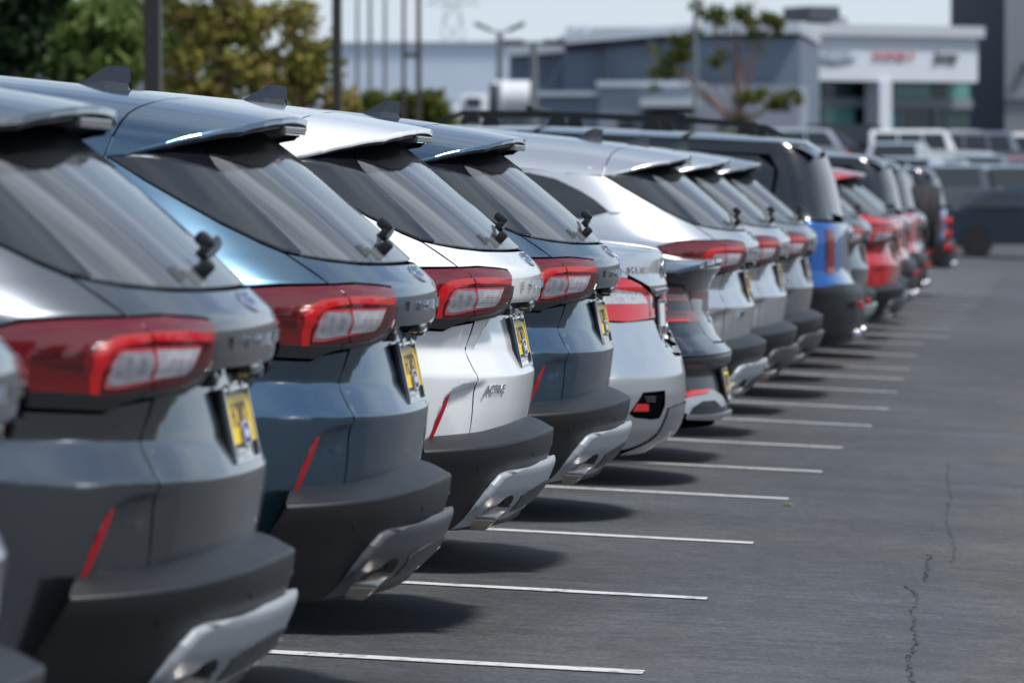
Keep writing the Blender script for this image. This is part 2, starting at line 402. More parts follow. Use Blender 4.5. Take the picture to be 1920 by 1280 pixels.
def patch_geo(surf, poly, off=.004, sp=.03, th=.012, gap=0.0, sm=0, holes=(), fine=None, bulge=0.0):
    if sm: poly = chaikin(poly, sm)
    if gap: poly = inset(poly, gap)
    loops = [poly]+[list(h) for h in holes]
    pts = []; edges = []; bl = []
    for lp in loops:
        s0 = len(pts); loop = []
        for i in range(len(lp)):
            a, b = lp[i], lp[(i+1) % len(lp)]
            n = max(1, int(math.ceil(math.hypot(b[0]-a[0], b[1]-a[1])/sp)))
            for k in range(n): loop.append((a[0]+(b[0]-a[0])*k/n, a[1]+(b[1]-a[1])*k/n))
        pts += loop; m = len(loop)
        edges += [(s0+i, s0+(i+1) % m) for i in range(m)]; bl.append((s0, m))
    bx = np.array(poly); lo = bx.min(0); hi = bx.max(0)
    gw = np.arange(lo[0], hi[0], sp); gz = list(np.arange(lo[1], hi[1], sp))
    if fine:
        for a, b, s in fine: gz = [g for g in gz if not (a <= g <= b)]+[g for g in np.arange(a, b, s) if lo[1] < g < hi[1]]
    W, Z = np.meshgrid(gw, np.array(sorted(gz))); W = W.ravel(); Z = Z.ravel()
    ok = pinpoly(W, Z, poly)
    for h in holes: ok &= ~pinpoly(W, Z, h)
    W, Z = W[ok], Z[ok]
    dd = np.full(len(W), 1e9)
    for lp in loops: dd = np.minimum(dd, segdist(W, Z, lp))
    k = dd > sp*.22
    W, Z = W[k], Z[k]
    allp = pts+list(zip(W.tolist(), Z.tolist()))
    co, _e, fc, _ov, _oe, _of = delaunay_2d_cdt([Vector(p) for p in allp], edges, [], 0, 1e-7)
    co = np.array([(c[0], c[1]) for c in co])
    fc = np.array([f for f in fc if len(f) == 3])
    ce = co[fc].mean(1)
    keep = pinpoly(ce[:, 0], ce[:, 1], poly)
    for h in holes: keep &= ~pinpoly(ce[:, 0], ce[:, 1], h)
    fc = fc[keep]
    u, v, z = surf.P(co[:, 0], co[:, 1]); Nn = surf.N(co[:, 0], co[:, 1])
    o = off
    if bulge:
        de = np.full(len(co), 1e9)
        for lp in loops: de = np.minimum(de, segdist(co[:, 0], co[:, 1], lp))
        o = off+bulge*(1-np.exp(-(de/.012)**2))
    base = np.stack([u, v, z], 1)
    V = base+Nn*(np.asarray(o).reshape(-1, 1) if np.ndim(o) else o)
    V[:, 1] *= -1; Nn[:, 1] *= -1
    # orientation
    a, b, c = V[fc[:, 0]], V[fc[:, 1]], V[fc[:, 2]]
    fl = (np.cross(b-a, c-a)*Nn[fc[:, 0]]).sum(1) < 0
    fc[fl] = fc[fl][:, ::-1]
    # rim
    cnt = {}
    for f in fc.tolist():
        for i in range(3):
            e = (f[i], f[(i+1) % 3]); cnt[(min(e), max(e))] = None if (min(e), max(e)) in cnt else e
    VV = V.tolist(); NN = Nn.tolist(); FF = fc.tolist(); patch_geo.top = len(FF)
    for e in cnt.values():
        if e is None: continue
        i, j = e; p, q = V[i], V[j]
        t = q-p; nn = np.cross(t, Nn[i]); l = np.linalg.norm(nn); nn = nn/max(l, 1e-9)
        nb = Nn[i]*.9+nn*.3; nb /= np.linalg.norm(nb)
        s0 = len(VV); VV += [p.tolist(), q.tolist(), (q-Nn[j]*th).tolist(), (p-Nn[i]*th).tolist()]
        NN += [nb.tolist(), nb.tolist(), nn.tolist(), nn.tolist()]
        FF.append([s0, s0+3, s0+2, s0+1])
    return VV, FF, NN
def mirror(p): return [(-a, b) for a, b in p]
def sym(left):
    """left half outline, top centre to bottom centre -> closed outline across the centre line"""
    return left+[(-a, b) for a, b in left[::-1]]
def patch(name, surf, poly, m, parent, **k):
    V, Fc, N = patch_geo(surf, poly, **k); top = patch_geo.top
    o = obj(name, new_mesh(name, V, Fc, N), m, parent)
    if m.name.startswith('paint_') and name not in ('spoiler', 'ducktail_spoiler') and len(o.data.polygons) == len(Fc):
        o.data.materials.append(GAP); o.data.polygons.foreach_set('material_index', [0]*top+[1]*(len(Fc)-top))
    return o
def pair(name, surf, poly, m, parent, **k):
    return patch(name, surf, poly, m, parent, **k), patch(name, surf, mirror(poly), m, parent, **k)
def shell(name, surf, wmax, z0, z1, off, m, parent, nw=150, nz=90, zs=None):
    ws = np.linspace(-wmax, wmax, nw*2+1)
    q = np.linspace(-1, 1, nw*2+1); ws = np.sign(q)*(np.abs(q)**1.35)*wmax
    zz = np.linspace(z0, z1, nz) if zs is None else np.array(zs)
    W, Z = np.meshgrid(ws, zz); sh = W.shape; W = W.ravel(); Z = Z.ravel()
    u, v, z = surf.P(W, Z); N = surf.N(W, Z)
    V = np.stack([u, v, z], 1)+N*off; V[:, 1] *= -1; N[:, 1] *= -1
    Fc = []
    for i in range(sh[0]-1):
        r = i*sh[1]
        for j in range(sh[1]-1): Fc.append((r+j, r+sh[1]+j, r+sh[1]+j+1, r+j+1))
    a, b, c = V[Fc[0][0]], V[Fc[0][1]], V[Fc[0][2]]
    if np.dot(np.cross(b-a, c-a), N[Fc[0][0]]) < 0: Fc = [f[::-1] for f in Fc]
    return obj(name, new_mesh(name, V, Fc, N), m, parent)

_txt = {}
def text_geo(txt, size, shear=0.0, depth=0.0, bold=0.0):
    key = (txt, size, shear, depth, bold)
    if key in _txt: return _txt[key]
    cu = bpy.data.curves.new('lettering', 'FONT'); cu.body = txt; cu.size = size; cu.shear = shear; cu.extrude = depth; cu.offset = bold; cu.resolution_u = 2
    cu.align_x = 'LEFT'
    o = bpy.data.objects.new('lettering', cu); COL.objects.link(o)
    dg = bpy.context.evaluated_depsgraph_get(); me = bpy.data.meshes.new_from_object(o.evaluated_get(dg))
    V = [tuple(v.co) for v in me.vertices]; Fc = [tuple(p.vertices) for p in me.polygons]
    bpy.data.objects.remove(o); bpy.data.curves.remove(cu); bpy.data.meshes.remove(me)
    _txt[key] = (np.array(V), Fc)
    return _txt[key]
def text_on(name, surf, items, m, parent, size=.03, depth=.004, shear=0.0, off=.006, bold=.0006, sx=1.0, side=1):
    """items: (string, w of left edge, z of baseline)"""
    AV = []; AF = []; out = None
    for s, w0, z0 in items:
        V, Fc = text_geo(s, size, shear, depth, bold)
        w = w0-V[:, 0]*sx; z = z0+V[:, 1]
        u, v, zz = surf.P(w, z); N = surf.N(w, z)
        Q = np.stack([u, v, zz], 1)+N*(off+V[:, 2:3]); Q[:, 1] *= -1
        out = obj(name, new_mesh(name, Q.tolist(), Fc, smooth=False), m, parent)
    return out
# ---------------------------------------------------------------- the row's small SUV
ARCH_O = [(.60, .812), (.683, .806), (.793, .795), (.845, .785), (.879, .769), (.907, .743), (.952, .612), (.965, .55)]
ARCH_I = [(.60, .790), (.717, .783), (.793, .775), (.845, .765), (.862, .752), (.925, .612), (.94, .55)]
def suv_disp(a, z):
    a = np.asarray(a, float); z = np.asarray(z, float)
    sh = a.shape; a1 = a.ravel(); z1 = z.ravel()
    ins = pinpoly(a1, z1, ARCH_O+[(.50, .55), (.50, .812)])
    d = segdist(a1, z1, ARCH_O, closed=False)
    k = np.where(ins, np.clip(d/.030, 0, 1), 0); k = k*k*(3-2*k)
    fade = np.clip((a1-.60)/.14, 0, 1)*np.clip(1.15-(d-.03)/.20, 0, 1)
    return (-.024*k*fade).reshape(sh)
S_BODY = Surf(SUV_R, SUV_W, SUV_A, Rin=suv_rin, disp=suv_disp)
S_PLAIN = Surf(SUV_R, SUV_W, SUV_A)
S_BUMP = Surf(BUMP_R, BUMP_W, BUMP_A)
S_SKID = Surf(SKID_R, SKID_W, BUMP_A)
_zc = np.polyfit([-.43, -.574, -.737, -.9, -1.03, -1.5, -2.1, -2.7, -3.1, -3.2], [1.585, 1.602, 1.624, 1.639, 1.65, 1.675, 1.68, 1.655, 1.60, 1.575], 4)
def roof_z(u, v): return np.polyval(_zc, u)-.13*v**2-.75*np.minimum(np.abs(v), .9)**6
class RoofSurf:
    """height field over the plan; charted by (v, u)"""
    def __init__(s, f, d=0.0): s.f = f; s.d = d
    def P(s, a, b): return np.asarray(b, float), np.asarray(a, float), s.f(np.asarray(b, float), np.asarray(a, float))+s.d
    def N(s, a, b, e=.004):
        fu = (s.f(b+e, a)-s.f(b-e, a))/(2*e); fv = (s.f(b, a+e)-s.f(b, a-e))/(2*e)
        n = np.stack([-fu, -fv, np.ones_like(fu)], 1); return n/np.linalg.norm(n, axis=1, keepdims=True)
ROOF = RoofSurf(roof_z)

def wheel(parent, u, y, z=.355, r=.355, side=1, rimm=None, w=.225):
    """tyre with a rim as its child, axle along y"""
    o = -1 if side > 0 else 1       # outward in local y
    M = Matrix.Translation((u, y, z)) @ Matrix.Rotation(R_(90)*(1 if o < 0 else -1), 4, 'X')
    h = w/2
    t = MB().lathe([(r*.62, -h), (r*.93, -h), (r*.985, -h*.8), (r, -h*.5), (r, h*.5), (r*.985, h*.8), (r*.93, h), (r*.66, h*.98), (r*.64, h*.7), (r*.62, -h)], M).build('wheel', RUBBER, parent, True)
    b = MB().lathe([(0.001, h*.35), (r*.12, h*.4), (r*.13, h*.2), (r*.60, h*.15), (r*.64, h*.75), (r*.66, h*.9)], M)
    for k in range(5):
        a = 2*math.pi*k/5
        rm = M.to_3x3() @ Matrix.Rotation(a, 3, 'Z')
        b.box(M @ Vector((r*.36*math.cos(a), r*.36*math.sin(a), h*.55)), (r*.56, r*.15, h*.35), rot=rm)
    b.build('rim', rimm or RIM, t, True)
    return t

def plate_group(parent, C, up, dealer=True, card=True, W=.325, H=.165):
    """framed plate standing in the plane through C with the given up vector"""
    up = Vector(up).normalized(); right = Vector((0, 1, 0)); nrm = right.cross(up)
    if nrm.x < 0: nrm = -nrm
    Mx = Matrix((right, up, nrm)).transposed()
    def q(x, y, n): return Vector(C)+right*x+up*y+nrm*n
    e = MB().box(q(0, 0, 0), (W, H, .014), rot=Mx, bevel=.004)
    fr = e.build('license_plate', PLFRAME, parent)
    rimb = MB()
    for sx in (-1, 1): rimb.box(q(sx*(W/2-.006), 0, .010), (.009, H-.01, .008), rot=Mx)
    rimb.box(q(0, H/2-.005, .010), (W, .007, .008), rot=Mx); rimb.box(q(0, -H/2+.004, .010), (W, .006, .008), rot=Mx)
    rimb.build('plate_rim', CHROME if card else SKIDM, fr)
    ym = YELLOW if card else MATS.get('plate_white') or mat('plate_white', (.7, .71, .7), rough=.4)
    MB().box(q(0, .010, .0085), (W-.030, H-.062, .004), rot=Mx).build('yellow_card' if card else 'white_plate', ym, fr)
    def txt(nm, s, size, x0, y0, m, n=.0125, sx=1.0, sh=0.0, bold=.0012):
        V, Fc = text_geo(s, size, sh, .0008, bold)
        VV = [q(x0+a[0]*sx, y0+a[1], n+a[2])[:] for a in V]
        obj(nm, new_mesh(nm, VV, Fc, smooth=False), m, fr)
    if card:
        txt('bottom_lettering', 'CITY FORD', .030, -.095, -H/2+.0085, WHITEINK, n=.0085, sx=1.15, bold=.0006)
        txt('big_lettering', 'FORD', .082, -.112, -.008, INKBLUE, sx=.98, bold=-.0016)
        b = MB(); n = 28; ring = MB()
        def oval(mb, a, bb, nn):
            vs = [mb.bm.verts.new(q(.02+a*math.cos(2*math.pi*i/n), -.022+bb*math.sin(2*math.pi*i/n), nn)) for i in range(n)]
            f = mb.bm.faces.new(vs); return mb
        oval(ring, .062, .0275, .0155).build('oval_rim', WHITEINK, fr); oval(b, .057, .0235, .0162).build('oval_badge', INKBLUE, fr)
        txt('oval_lettering', 'Ford', .034, -.016, -.032, WHITEINK, n=.0172, sh=.3, bold=.0004)
        for sx in (-1, 1): MB().box(q(sx*.085, H/2-.004, .012), (.03, .02, .01), rot=Mx, bevel=.003).build('plate_bolt', STEEL, fr)
    return fr

def make_suv(skid=SKIDM):
    root = empty('small_suv')
    P = P_WHITE
    shell('inner_body', S_BODY, 3.4, .34, 1.462, -.011, GAP, root, nw=80, nz=80)
    GL = [(.694, .93), (.700, .874), (.701, .838), (.686, .806), (.680, .744), (.668, .60)]
    q = [(.893, 1.229), (.95, 1.252), (1.02, 1.297), (1.06, 1.345), (1.088, 1.40), (1.095, 1.472), (1.7, 1.478), (2.45, 1.478), (2.45, .95), (2.27, .62), (2.215, .42)]
    q += [(1.81+.405*math.cos(R_(t)), .37+.405*math.sin(R_(t))) for t in range(0, 181, 12)]
    q += [(1.38, .345), (.97, .345), (.90, .44), (.86, .50), (.85, .56), (.85, .60)]+GL[::-1]
    q += [(.699, .985), (.841, .973), (.89, .958), (1.2, .962), (1.25, .978), (1.312, 1.06), (1.350, 1.114), (1.203, 1.142), (1.069, 1.150), (.848, 1.156), (.868, 1.188)]
    pair('quarter_panel', S_BODY, q, P, root, off=0, sp=.03, gap=.0034, fine=[(.72, .93, .010), (1.02, 1.17, .012)])
    lg = [(0, 1.205), (.279, 1.205), (.528, 1.206), (.714, 1.213), (.815, 1.222), (.885, 1.229), (.860, 1.188), (.842, 1.154), (.70, 1.158), (.531, 1.153), (.462, 1.149), (.449, 1.132), (.452, 1.112),
          (.470, 1.043), (.492, 1.016), (.57, 1.000), (.690, .990)]+GL+[(.40, .632), (0, .645)]
    patch('liftgate', S_BODY, sym(lg), P, root, off=0, sp=.028, gap=.0034, fine=[(.74, 1.06, .009), (1.06, 1.2, .012)])
    # glass, its frit edge and the dark pillar trims
    GT = [(.60, 1.49), (.662, 1.473), (.70, 1.448), (.731, 1.413), (.757, 1.363), (.775, 1.318), (.812, 1.226)]
    patch('rear_glass', S_PLAIN, sym([(0, 1.49)]+GT+[(.714, 1.217), (.528, 1.210), (.279, 1.209), (0, 1.209)]), REARGLASS, root, off=.001, sp=.04, gap=.004)
    pair('pillar_trim', S_PLAIN, [(.60, 1.50)]+GT+[(.89, 1.232), (.95, 1.256), (1.02, 1.301), (1.06, 1.349), (1.086, 1.40), (1.093, 1.462), (.85, 1.505), (.66, 1.52)], GLOSSBLK, root, off=.006, sp=.03, gap=.005, th=.016)
    # tail lights: outer half on the quarter panel, inner half on the liftgate
    TG = [(.699, 1.000), (.735, 1.014), (.762, 1.034), (.769, 1.060), (.772, 1.100), (.80, 1.133)]
    to = [(.846, 1.149), (1.069, 1.143), (1.203, 1.136), (1.341, 1.113), (1.305, 1.06), (1.245, .985), (1.2, .971), (.89, .967), (.841, .981)]+TG
    ti = [(.842, 1.149), (.70, 1.153), (.531, 1.148), (.474, 1.143), (.457, 1.130), (.460, 1.112), (.479, 1.043), (.50, 1.023), (.572, 1.006), (.690, .996)]+[(a-.006, b) for a, b in TG]
    band = PX['e_band']; bez = PX['e_bezel']
    def clip(poly, keep_out):
        g = TG+[(.846, 1.15)]
        gz = np.array([p[1] for p in g]); gw = np.array([p[0] for p in g]); o = np.argsort(gz); gz = gz[o]; gw = gw[o]
        dense = []
        for i in range(len(poly)):
            a, b = poly[i], poly[(i+1) % len(poly)]
            for k in range(12): dense.append((a[0]+(b[0]-a[0])*k/12, a[1]+(b[1]-a[1])*k/12))
        out = []
        for a, z in dense:
            l = float(np.interp(z, gz, gw))
            out.append((max(a, l+.003), z) if keep_out else (min(a, l-.006), z))
        r = [out[0]]
        for p in out[1:]:
            if math.hypot(p[0]-r[-1][0], p[1]-r[-1][1]) > .004: r.append(p)
        return r
    def grow(p):
        cw = sum(q[0] for q in p)/len(p); cz = sum(q[1] for q in p)/len(p)
        return [(cw+(a-cw)*1.09, cz+(b-cz)*1.22) for a, b in p]
    for side in (1, -1):
        f = (lambda p: p) if side > 0 else mirror
        a = patch('tail_light', S_PLAIN, f(to), REDLENS, root, off=.006, sp=.025, th=.025, bulge=.008)
        b = patch('tail_light', S_PLAIN, f(ti), REDLENS, root, off=.006, sp=.025, th=.025, bulge=.008)
        for par, ko, lens, lm in ((a, True, PX['e_lens_out'], LENSGREY), (b, False, PX['e_lens_in'], LENSCLEAR)):
            patch('lamp_band', S_PLAIN, f(clip(band, ko)), REDBAND, par, off=.0150, sp=.02, th=.006)
            patch('lens_surround', S_PLAIN, f(clip(bez, ko)), BEZEL, par, off=.0155, sp=.02, th=.006)
            patch('lens_rim', S_PLAIN, f(grow(clip(lens, ko))), RIMGLINT, par, off=.0165, sp=.02, th=.004)
            patch('reversing_lens', S_PLAIN, f(clip(lens, ko)), lm, par, off=.0175, sp=.02, th=.006)
        patch('lamp_base', S_PLAIN, f([(1.25, .990), (1.2, .971), (.89, .966), (.845, .980), (.775, .991), (.775, 1.003), (.90, .998), (1.235, 1.004)]), GLOSSBLK, a, off=.0155, sp=.03, th=.01)
        patch('lamp_base', S_PLAIN, f([(.765, .991), (.690, .995), (.572, 1.004), (.50, 1.019), (.474, 1.045), (.463, 1.10), (.475, 1.10), (.487, 1.05), (.515, 1.028), (.58, 1.014), (.70, 1.006), (.765, 1.003)]), GLOSSBLK, b, off=.0155, sp=.02, th=.01)
        patch('side_marker', S_PLAIN, f([(1.02, 1.052), (1.19, 1.062), (1.17, 1.088), (1.03, 1.082)]), BEZEL, a, off=.0150, sp=.02, th=.003)
    pair('reflector', S_PLAIN, [(.866, .764), (.884, .752), (.958, .600), (.930, .600)], REDREF, root, off=-.003, sp=.02, th=.02)
    # roof skin and spoiler, charted (v, u)
    seam = [(.76, -.825), (.66, -.82), (.55, -.805), (.40, -.77), (.20, -.742), (0, -.735)]
    roof = [(0, -3.17), (.50, -3.12), (.66, -3.0), (.715, -2.6), (.735, -1.5), (.735, -1.05), (.725, -.83)]+seam[1:]
    patch('roof_panel', ROOF, sym(roof), P, root, off=0, sp=.07, gap=.003, th=.04)
    sp = [(0, -.735), (.20, -.742), (.40, -.77), (.55, -.805), (.66, -.82), (.722, -.825), (.712, -.78), (.66, -.68), (.60, -.60), (.50, -.505), (.38, -.467), (.22, -.444), (0, -.437)]
    spo = patch('spoiler', ROOF, sym(sp), P, root, off=0, sp=.04, gap=.003, th=.018)
    patch('spoiler_underside', RoofSurf(roof_z, -.020), sym([(0, -.76), (.60, -.83), (.69, -.80), (.64, -.68), (.585, -.61), (.49, -.52), (.37, -.482), (.21, -.459), (0, -.452)]), PLASTIC, spo, off=0, sp=.06, th=.012)
    MB().box((-.480, 0, 1.548), (.07, .36, .022), bevel=.004).build('brake_light', mat('brake_lamp_smoked', (.10, .09, .09), rough=.15, coat=1.0), spo)
    pair('side_fill', S_PLAIN, [(1.085, 1.44), (1.10, 1.50), (.74, 1.53), (.70, 1.50)], P, root, off=-.006, sp=.05)
    fin = MB(); A = [(-1.045, 0), (-1.03, .010), (-.97, .054), (-.945, .061), (-.904, .061), (-.912, .03), (-.905, 0)]
    bm = fin.bm
    L1 = [bm.verts.new((u, 0, float(roof_z(u, 0))+z)) for u, z in A]
    for sg in (1, -1):
        low = [bm.verts.new((u, sg*(.004+.030*min(1, (u+1.06)/.07)), float(roof_z(u, 0))-.004)) for u, z in A]
        mid = [bm.verts.new((u, sg*(.003+.012*min(1, (u+1.06)/.07)), float(roof_z(u, 0))+min(z, .016))) for u, z in A]
        for i in range(len(A)-1):
            bm.faces.new((low[i], low[i+1], mid[i+1], mid[i])); bm.faces.new((mid[i], mid[i+1], L1[i+1], L1[i]))
        bm.faces.new((low[-1], mid[-1], mid[-2], low[-2])) if False else None
        if sg == 1: e1 = (low[-1], mid[-1])
        else: bm.faces.new((e1[0], e1[1], L1[-1], mid[-1], low[-1]))
    fin.build('roof_antenna', PLASTIC if False else mat('antenna_dark_blue', (.02, .028, .038), rough=.35, coat=.5), root, False)
    # black housing between glass and spoiler
    patch('camera_housing', S_PLAIN, sym([(0, 1.57), (.35, 1.562), (.55, 1.53), (.61, 1.505), (.657, 1.474), (.59, 1.458), (.514, 1.443), (.40, 1.447), (.25, 1.462), (.128, 1.474), (0, 1.476)]), mat('satin_black_housing', (.004, .004, .005), rough=.5, spec=.15), root, off=.008, sp=.03, th=.012)
    # rear wiper
    def sp_(w, z, o):
        u, v, zz = S_PLAIN.P(np.array([w]), np.array([z])); n = S_PLAIN.N(np.array([w]), np.array([z]))[0]
        return Vector((u[0]+n[0]*o, -(v[0]+n[1]*o), zz[0]+n[2]*o))
    tilt = Matrix.Rotation(R_(40), 3, 'Y')
    wm = MB().box(sp_(.20, 1.236, .016), (.028, .040, .040), rot=tilt, bevel=.008)
    wm.box(sp_(.20, 1.255, .040), (.018, .03, .03), rot=tilt, bevel=.004)
    wi = wm.build('rear_wiper', PLASTIC, root, True)
    MB().box(sp_(.19, 1.264, .058), (.042, .045, .030), rot=tilt, bevel=.010).build('wiper_cap', PLASTIC, wi, True)
    w2 = MB()
    pp = [sp_(.19-.06*i, 1.25+.004*i, .030) for i in range(9)]
    for a, b in zip(pp, pp[1:]): w2.tube(a, b, .009, n=6)
    w2.build('wiper_blade', PLASTIC, wi)
    # bumper
    bc = [(0, .628), (.20, .626), (.434, .615), (.679, .601), (.897, .592), (1.134, .584), (1.142, .54), (1.150, .49), (1.160, .44), (1.20, .345), (.70, .335), (0, .345)]
    patch('bumper_cover', S_BUMP, sym(bc), PLASTIC, root, off=0, sp=.035, th=.02)
    ws = np.linspace(-1, 1, 121); wo = ws*1.134
    zo = np.interp(np.abs(wo), [0, .20, .434, .679, .897, 1.134], [.628, .626, .615, .601, .592, .584])
    wi_ = ws*.93; zi = np.interp(np.abs(wi_), [0, .207, .428, .641, .93], [.668, .664, .652, .637, .622])
    uo, vo, _ = S_BUMP.P(wo, zo); No = S_BUMP.N(wo, zo)
    ui, vi, _ = S_PLAIN.P(wi_, zi); Ni = S_PLAIN.N(wi_, zi)
    rows = []
    for k in range(4):
        t = k/3*math.pi/2; rr = .011
        rows.append(np.stack([uo-No[:, 0]*rr*(1-math.cos(t)), vo-No[:, 1]*rr*(1-math.cos(t)), zo+rr*math.sin(t)], 1))
    inn = np.stack([ui-Ni[:, 0]*.02, vi-Ni[:, 1]*.02, zi+.006], 1)
    for t in (.12, .3, .5, .7, .85, 1.0): rows.append(rows[3]*(1-t)+inn*t+np.array([0, 0, .006*math.sin(math.pi*t)]))
    V = np.concatenate(rows); V[:, 1] *= -1; n = len(ws)
    Fc = [(i*n+j, i*n+j+1, (i+1)*n+j+1, (i+1)*n+j) for i in range(len(rows)-1) for j in range(n-1)]
    me = new_mesh('bumper_ledge', V, Fc); bmx = bmesh.new(); bmx.from_mesh(me); bmesh.ops.recalc_face_normals(bmx, faces=bmx.faces)
    if sum(f.normal.z for f in bmx.faces) < 0: bmesh.ops.reverse_faces(bmx, faces=bmx.faces)
    bmx.to_mesh(me); bmx.free()
    obj('bumper_ledge', me, PLASTIC, root)
    # scuff panel line moulded in the ledge
    sk = [(0, .542), (.203, .541), (.448, .529), (.575, .514), (.625, .503), (.660, .475), (.679, .442), (.693, .41), (.712, .369), (.745, .337), (.607, .345), (.590, .36),
          (.580, .39), (.560, .42), (.53, .440), (.49, .446), (.45, .440), (.415, .42), (.398, .395), (.392, .362), (.30, .356), (.22, .362), (.10, .375), (0, .380)]
    skp = patch('skid_plate', S_SKID, sym(sk), skid, root, off=.003, sp=.022, th=.03, fine=[(.49, .56, .008)])
    pair('skid_recess', S_SKID, [(.0, .470), (.20, .466), (.30, .455), (.36, .440), (.30, .385), (.22, .385), (0, .398)], mat('dark_skid_inset', (.06, .065, .07), rough=.5), skp, off=.006, sp=.03, th=.004)
    for sg in (1, -1):
        hole = [(.580, .365), (.580, .39), (.560, .42), (.53, .440), (.49, .446), (.45, .440), (.415, .42), (.398, .395), (.392, .362)]
        w_ = np.array([p[0] for p in hole])*sg; z_ = np.array([p[1] for p in hole])
        u, v, z = S_SKID.P(w_, z_); N = S_SKID.N(w_, z_)
        A = np.stack([u, v, z], 1)+N*.002; B = A.copy(); B[:, 0] -= .16; A[:, 1] *= -1; B[:, 1] *= -1
        m = len(hole)
        obj('exhaust_surround', new_mesh('exhaust_surround', np.concatenate([A, B]), [(i, i+1, m+i+1, m+i) for i in range(m-1)]), SKIDD, skp)
        ex = MB(); c = Vector((-.100, -sg*.49, .372)); n = 20; rings = []
        for du, r in ((.0, 1.0), (-.012, 1.02), (-.16, .98), (-.16, .80), (-.012, .84)):
            rings.append([ex.bm.verts.new(c+Vector((du+(.040*math.sin(2*math.pi*i/n) if du > -.1 else 0), r*.058*math.cos(2*math.pi*i/n), r*.040*math.sin(2*math.pi*i/n)))) for i in range(n)])
        rings.append(rings[0])
        for a, b in zip(rings, rings[1:]):
            for i in range(n): ex.bm.faces.new((a[i], a[(i+1) % n], b[(i+1) % n], b[i]))
        exo = ex.build('exhaust_tip', STEEL, root, True)
        MB().tube(c+Vector((-.15, 0, 0)), c+Vector((-.7, 0, .02)), .03, n=10).build('exhaust_pipe', GAP, exo)
    for w, z in ((.783, .534), (.290, .570)):
        for sg in (1, -1):
            u, v, zz = S_BUMP.P(np.array([w*sg]), np.array([z])); N = S_BUMP.N(np.array([w*sg]), np.array([z]))[0]
            p = Vector((u[0], -v[0], z)); nn = Vector((N[0], -N[1], N[2]))
            MB().tube(p-nn*.004, p+nn*.0015, .010, n=16).build('parking_sensor', PLASTIC, root)
    # badge, lettering, handle, plate
    b0 = [(.075*math.cos(2*math.pi*i/28), 1.178+.021*math.sin(2*math.pi*i/28)) for i in range(28)]
    em = patch('oval_emblem', S_PLAIN, b0, CHROME, root, off=.006, sp=.02, th=.006)
    patch('emblem_field', S_PLAIN, [(a*.88, 1.178+(b-1.178)*.84) for a, b in b0], mat('emblem_blue', (.03, .09, .30), rough=.12, coat=1), em, off=.0068, sp=.02, th=.002)
    text_on('emblem_lettering', S_PLAIN, [('Ford', .042, 1.170)], CHROME, em, size=.034, off=.0075, depth=.001, shear=.3)
    text_on('rear_lettering', S_PLAIN, [(c, .330-.128*i, 1.087) for i, c in enumerate('ESCAPE')], CHROME, root, size=.034, off=.004, depth=.003, bold=.0008, sx=1.2)
    MB().box((-.105, .02, 1.035), (.06, .15, .030), bevel=.010).build('liftgate_handle', GLOSSBLK, root, True)
    for sg in (-1, 1): MB().box((-.128, sg*.30, 1.020), (.04, .05, .035), bevel=.008).build('plate_lamp', GLOSSBLK, root, True)
    plate_group(root, (-.112, 0, .912), (-.245, 0, 1))
    # side windows
    win = [(1.40, 1.278), (1.375, 1.33), (1.372, 1.375), (1.39, 1.42), (1.46, 1.458), (1.7, 1.468), (3.2, 1.468), (3.2, 1.19), (2.2, 1.205), (1.62, 1.235)]
    frm = [(1.25, 1.300), (1.205, 1.325), (1.19, 1.365), (1.23, 1.425), (1.30, 1.462), (1.45, 1.474), (3.2, 1.474), (3.2, 1.458), (1.7, 1.458), (1.50, 1.455), (1.41, 1.43), (1.385, 1.375), (1.388, 1.33), (1.415, 1.268), (1.36, 1.272)]
    pair('side_window', S_PLAIN, win, SIDEGLASS, root, off=.003, sp=.08, th=.01)
    pair('window_frame', S_PLAIN, frm, P, root, off=.006, sp=.04, th=.01)  # pale body paint stands in for sky reflected in gloss black
    dr = [(2.455, 1.478), (3.4, 1.478), (3.4, .50), (2.40, .50), (2.455, .95)]
    pair('rear_door', S_PLAIN, dr, P, root, off=0, sp=.08, gap=.003)
    pair('rocker_cladding', S_PLAIN, [(2.23, .36), (2.30, .58), (2.42, .49), (3.24, .49), (3.24, .33), (2.23, .33)], PLASTIC, root, off=.008, sp=.08)
    for sg in (1, -1):
        wheel(root, -.97, -sg*.82, side=sg); wheel(root, -3.68, -sg*.82, side=sg)
    front_half(root, P, SUV_W, 4.58, 'suv')
    return root

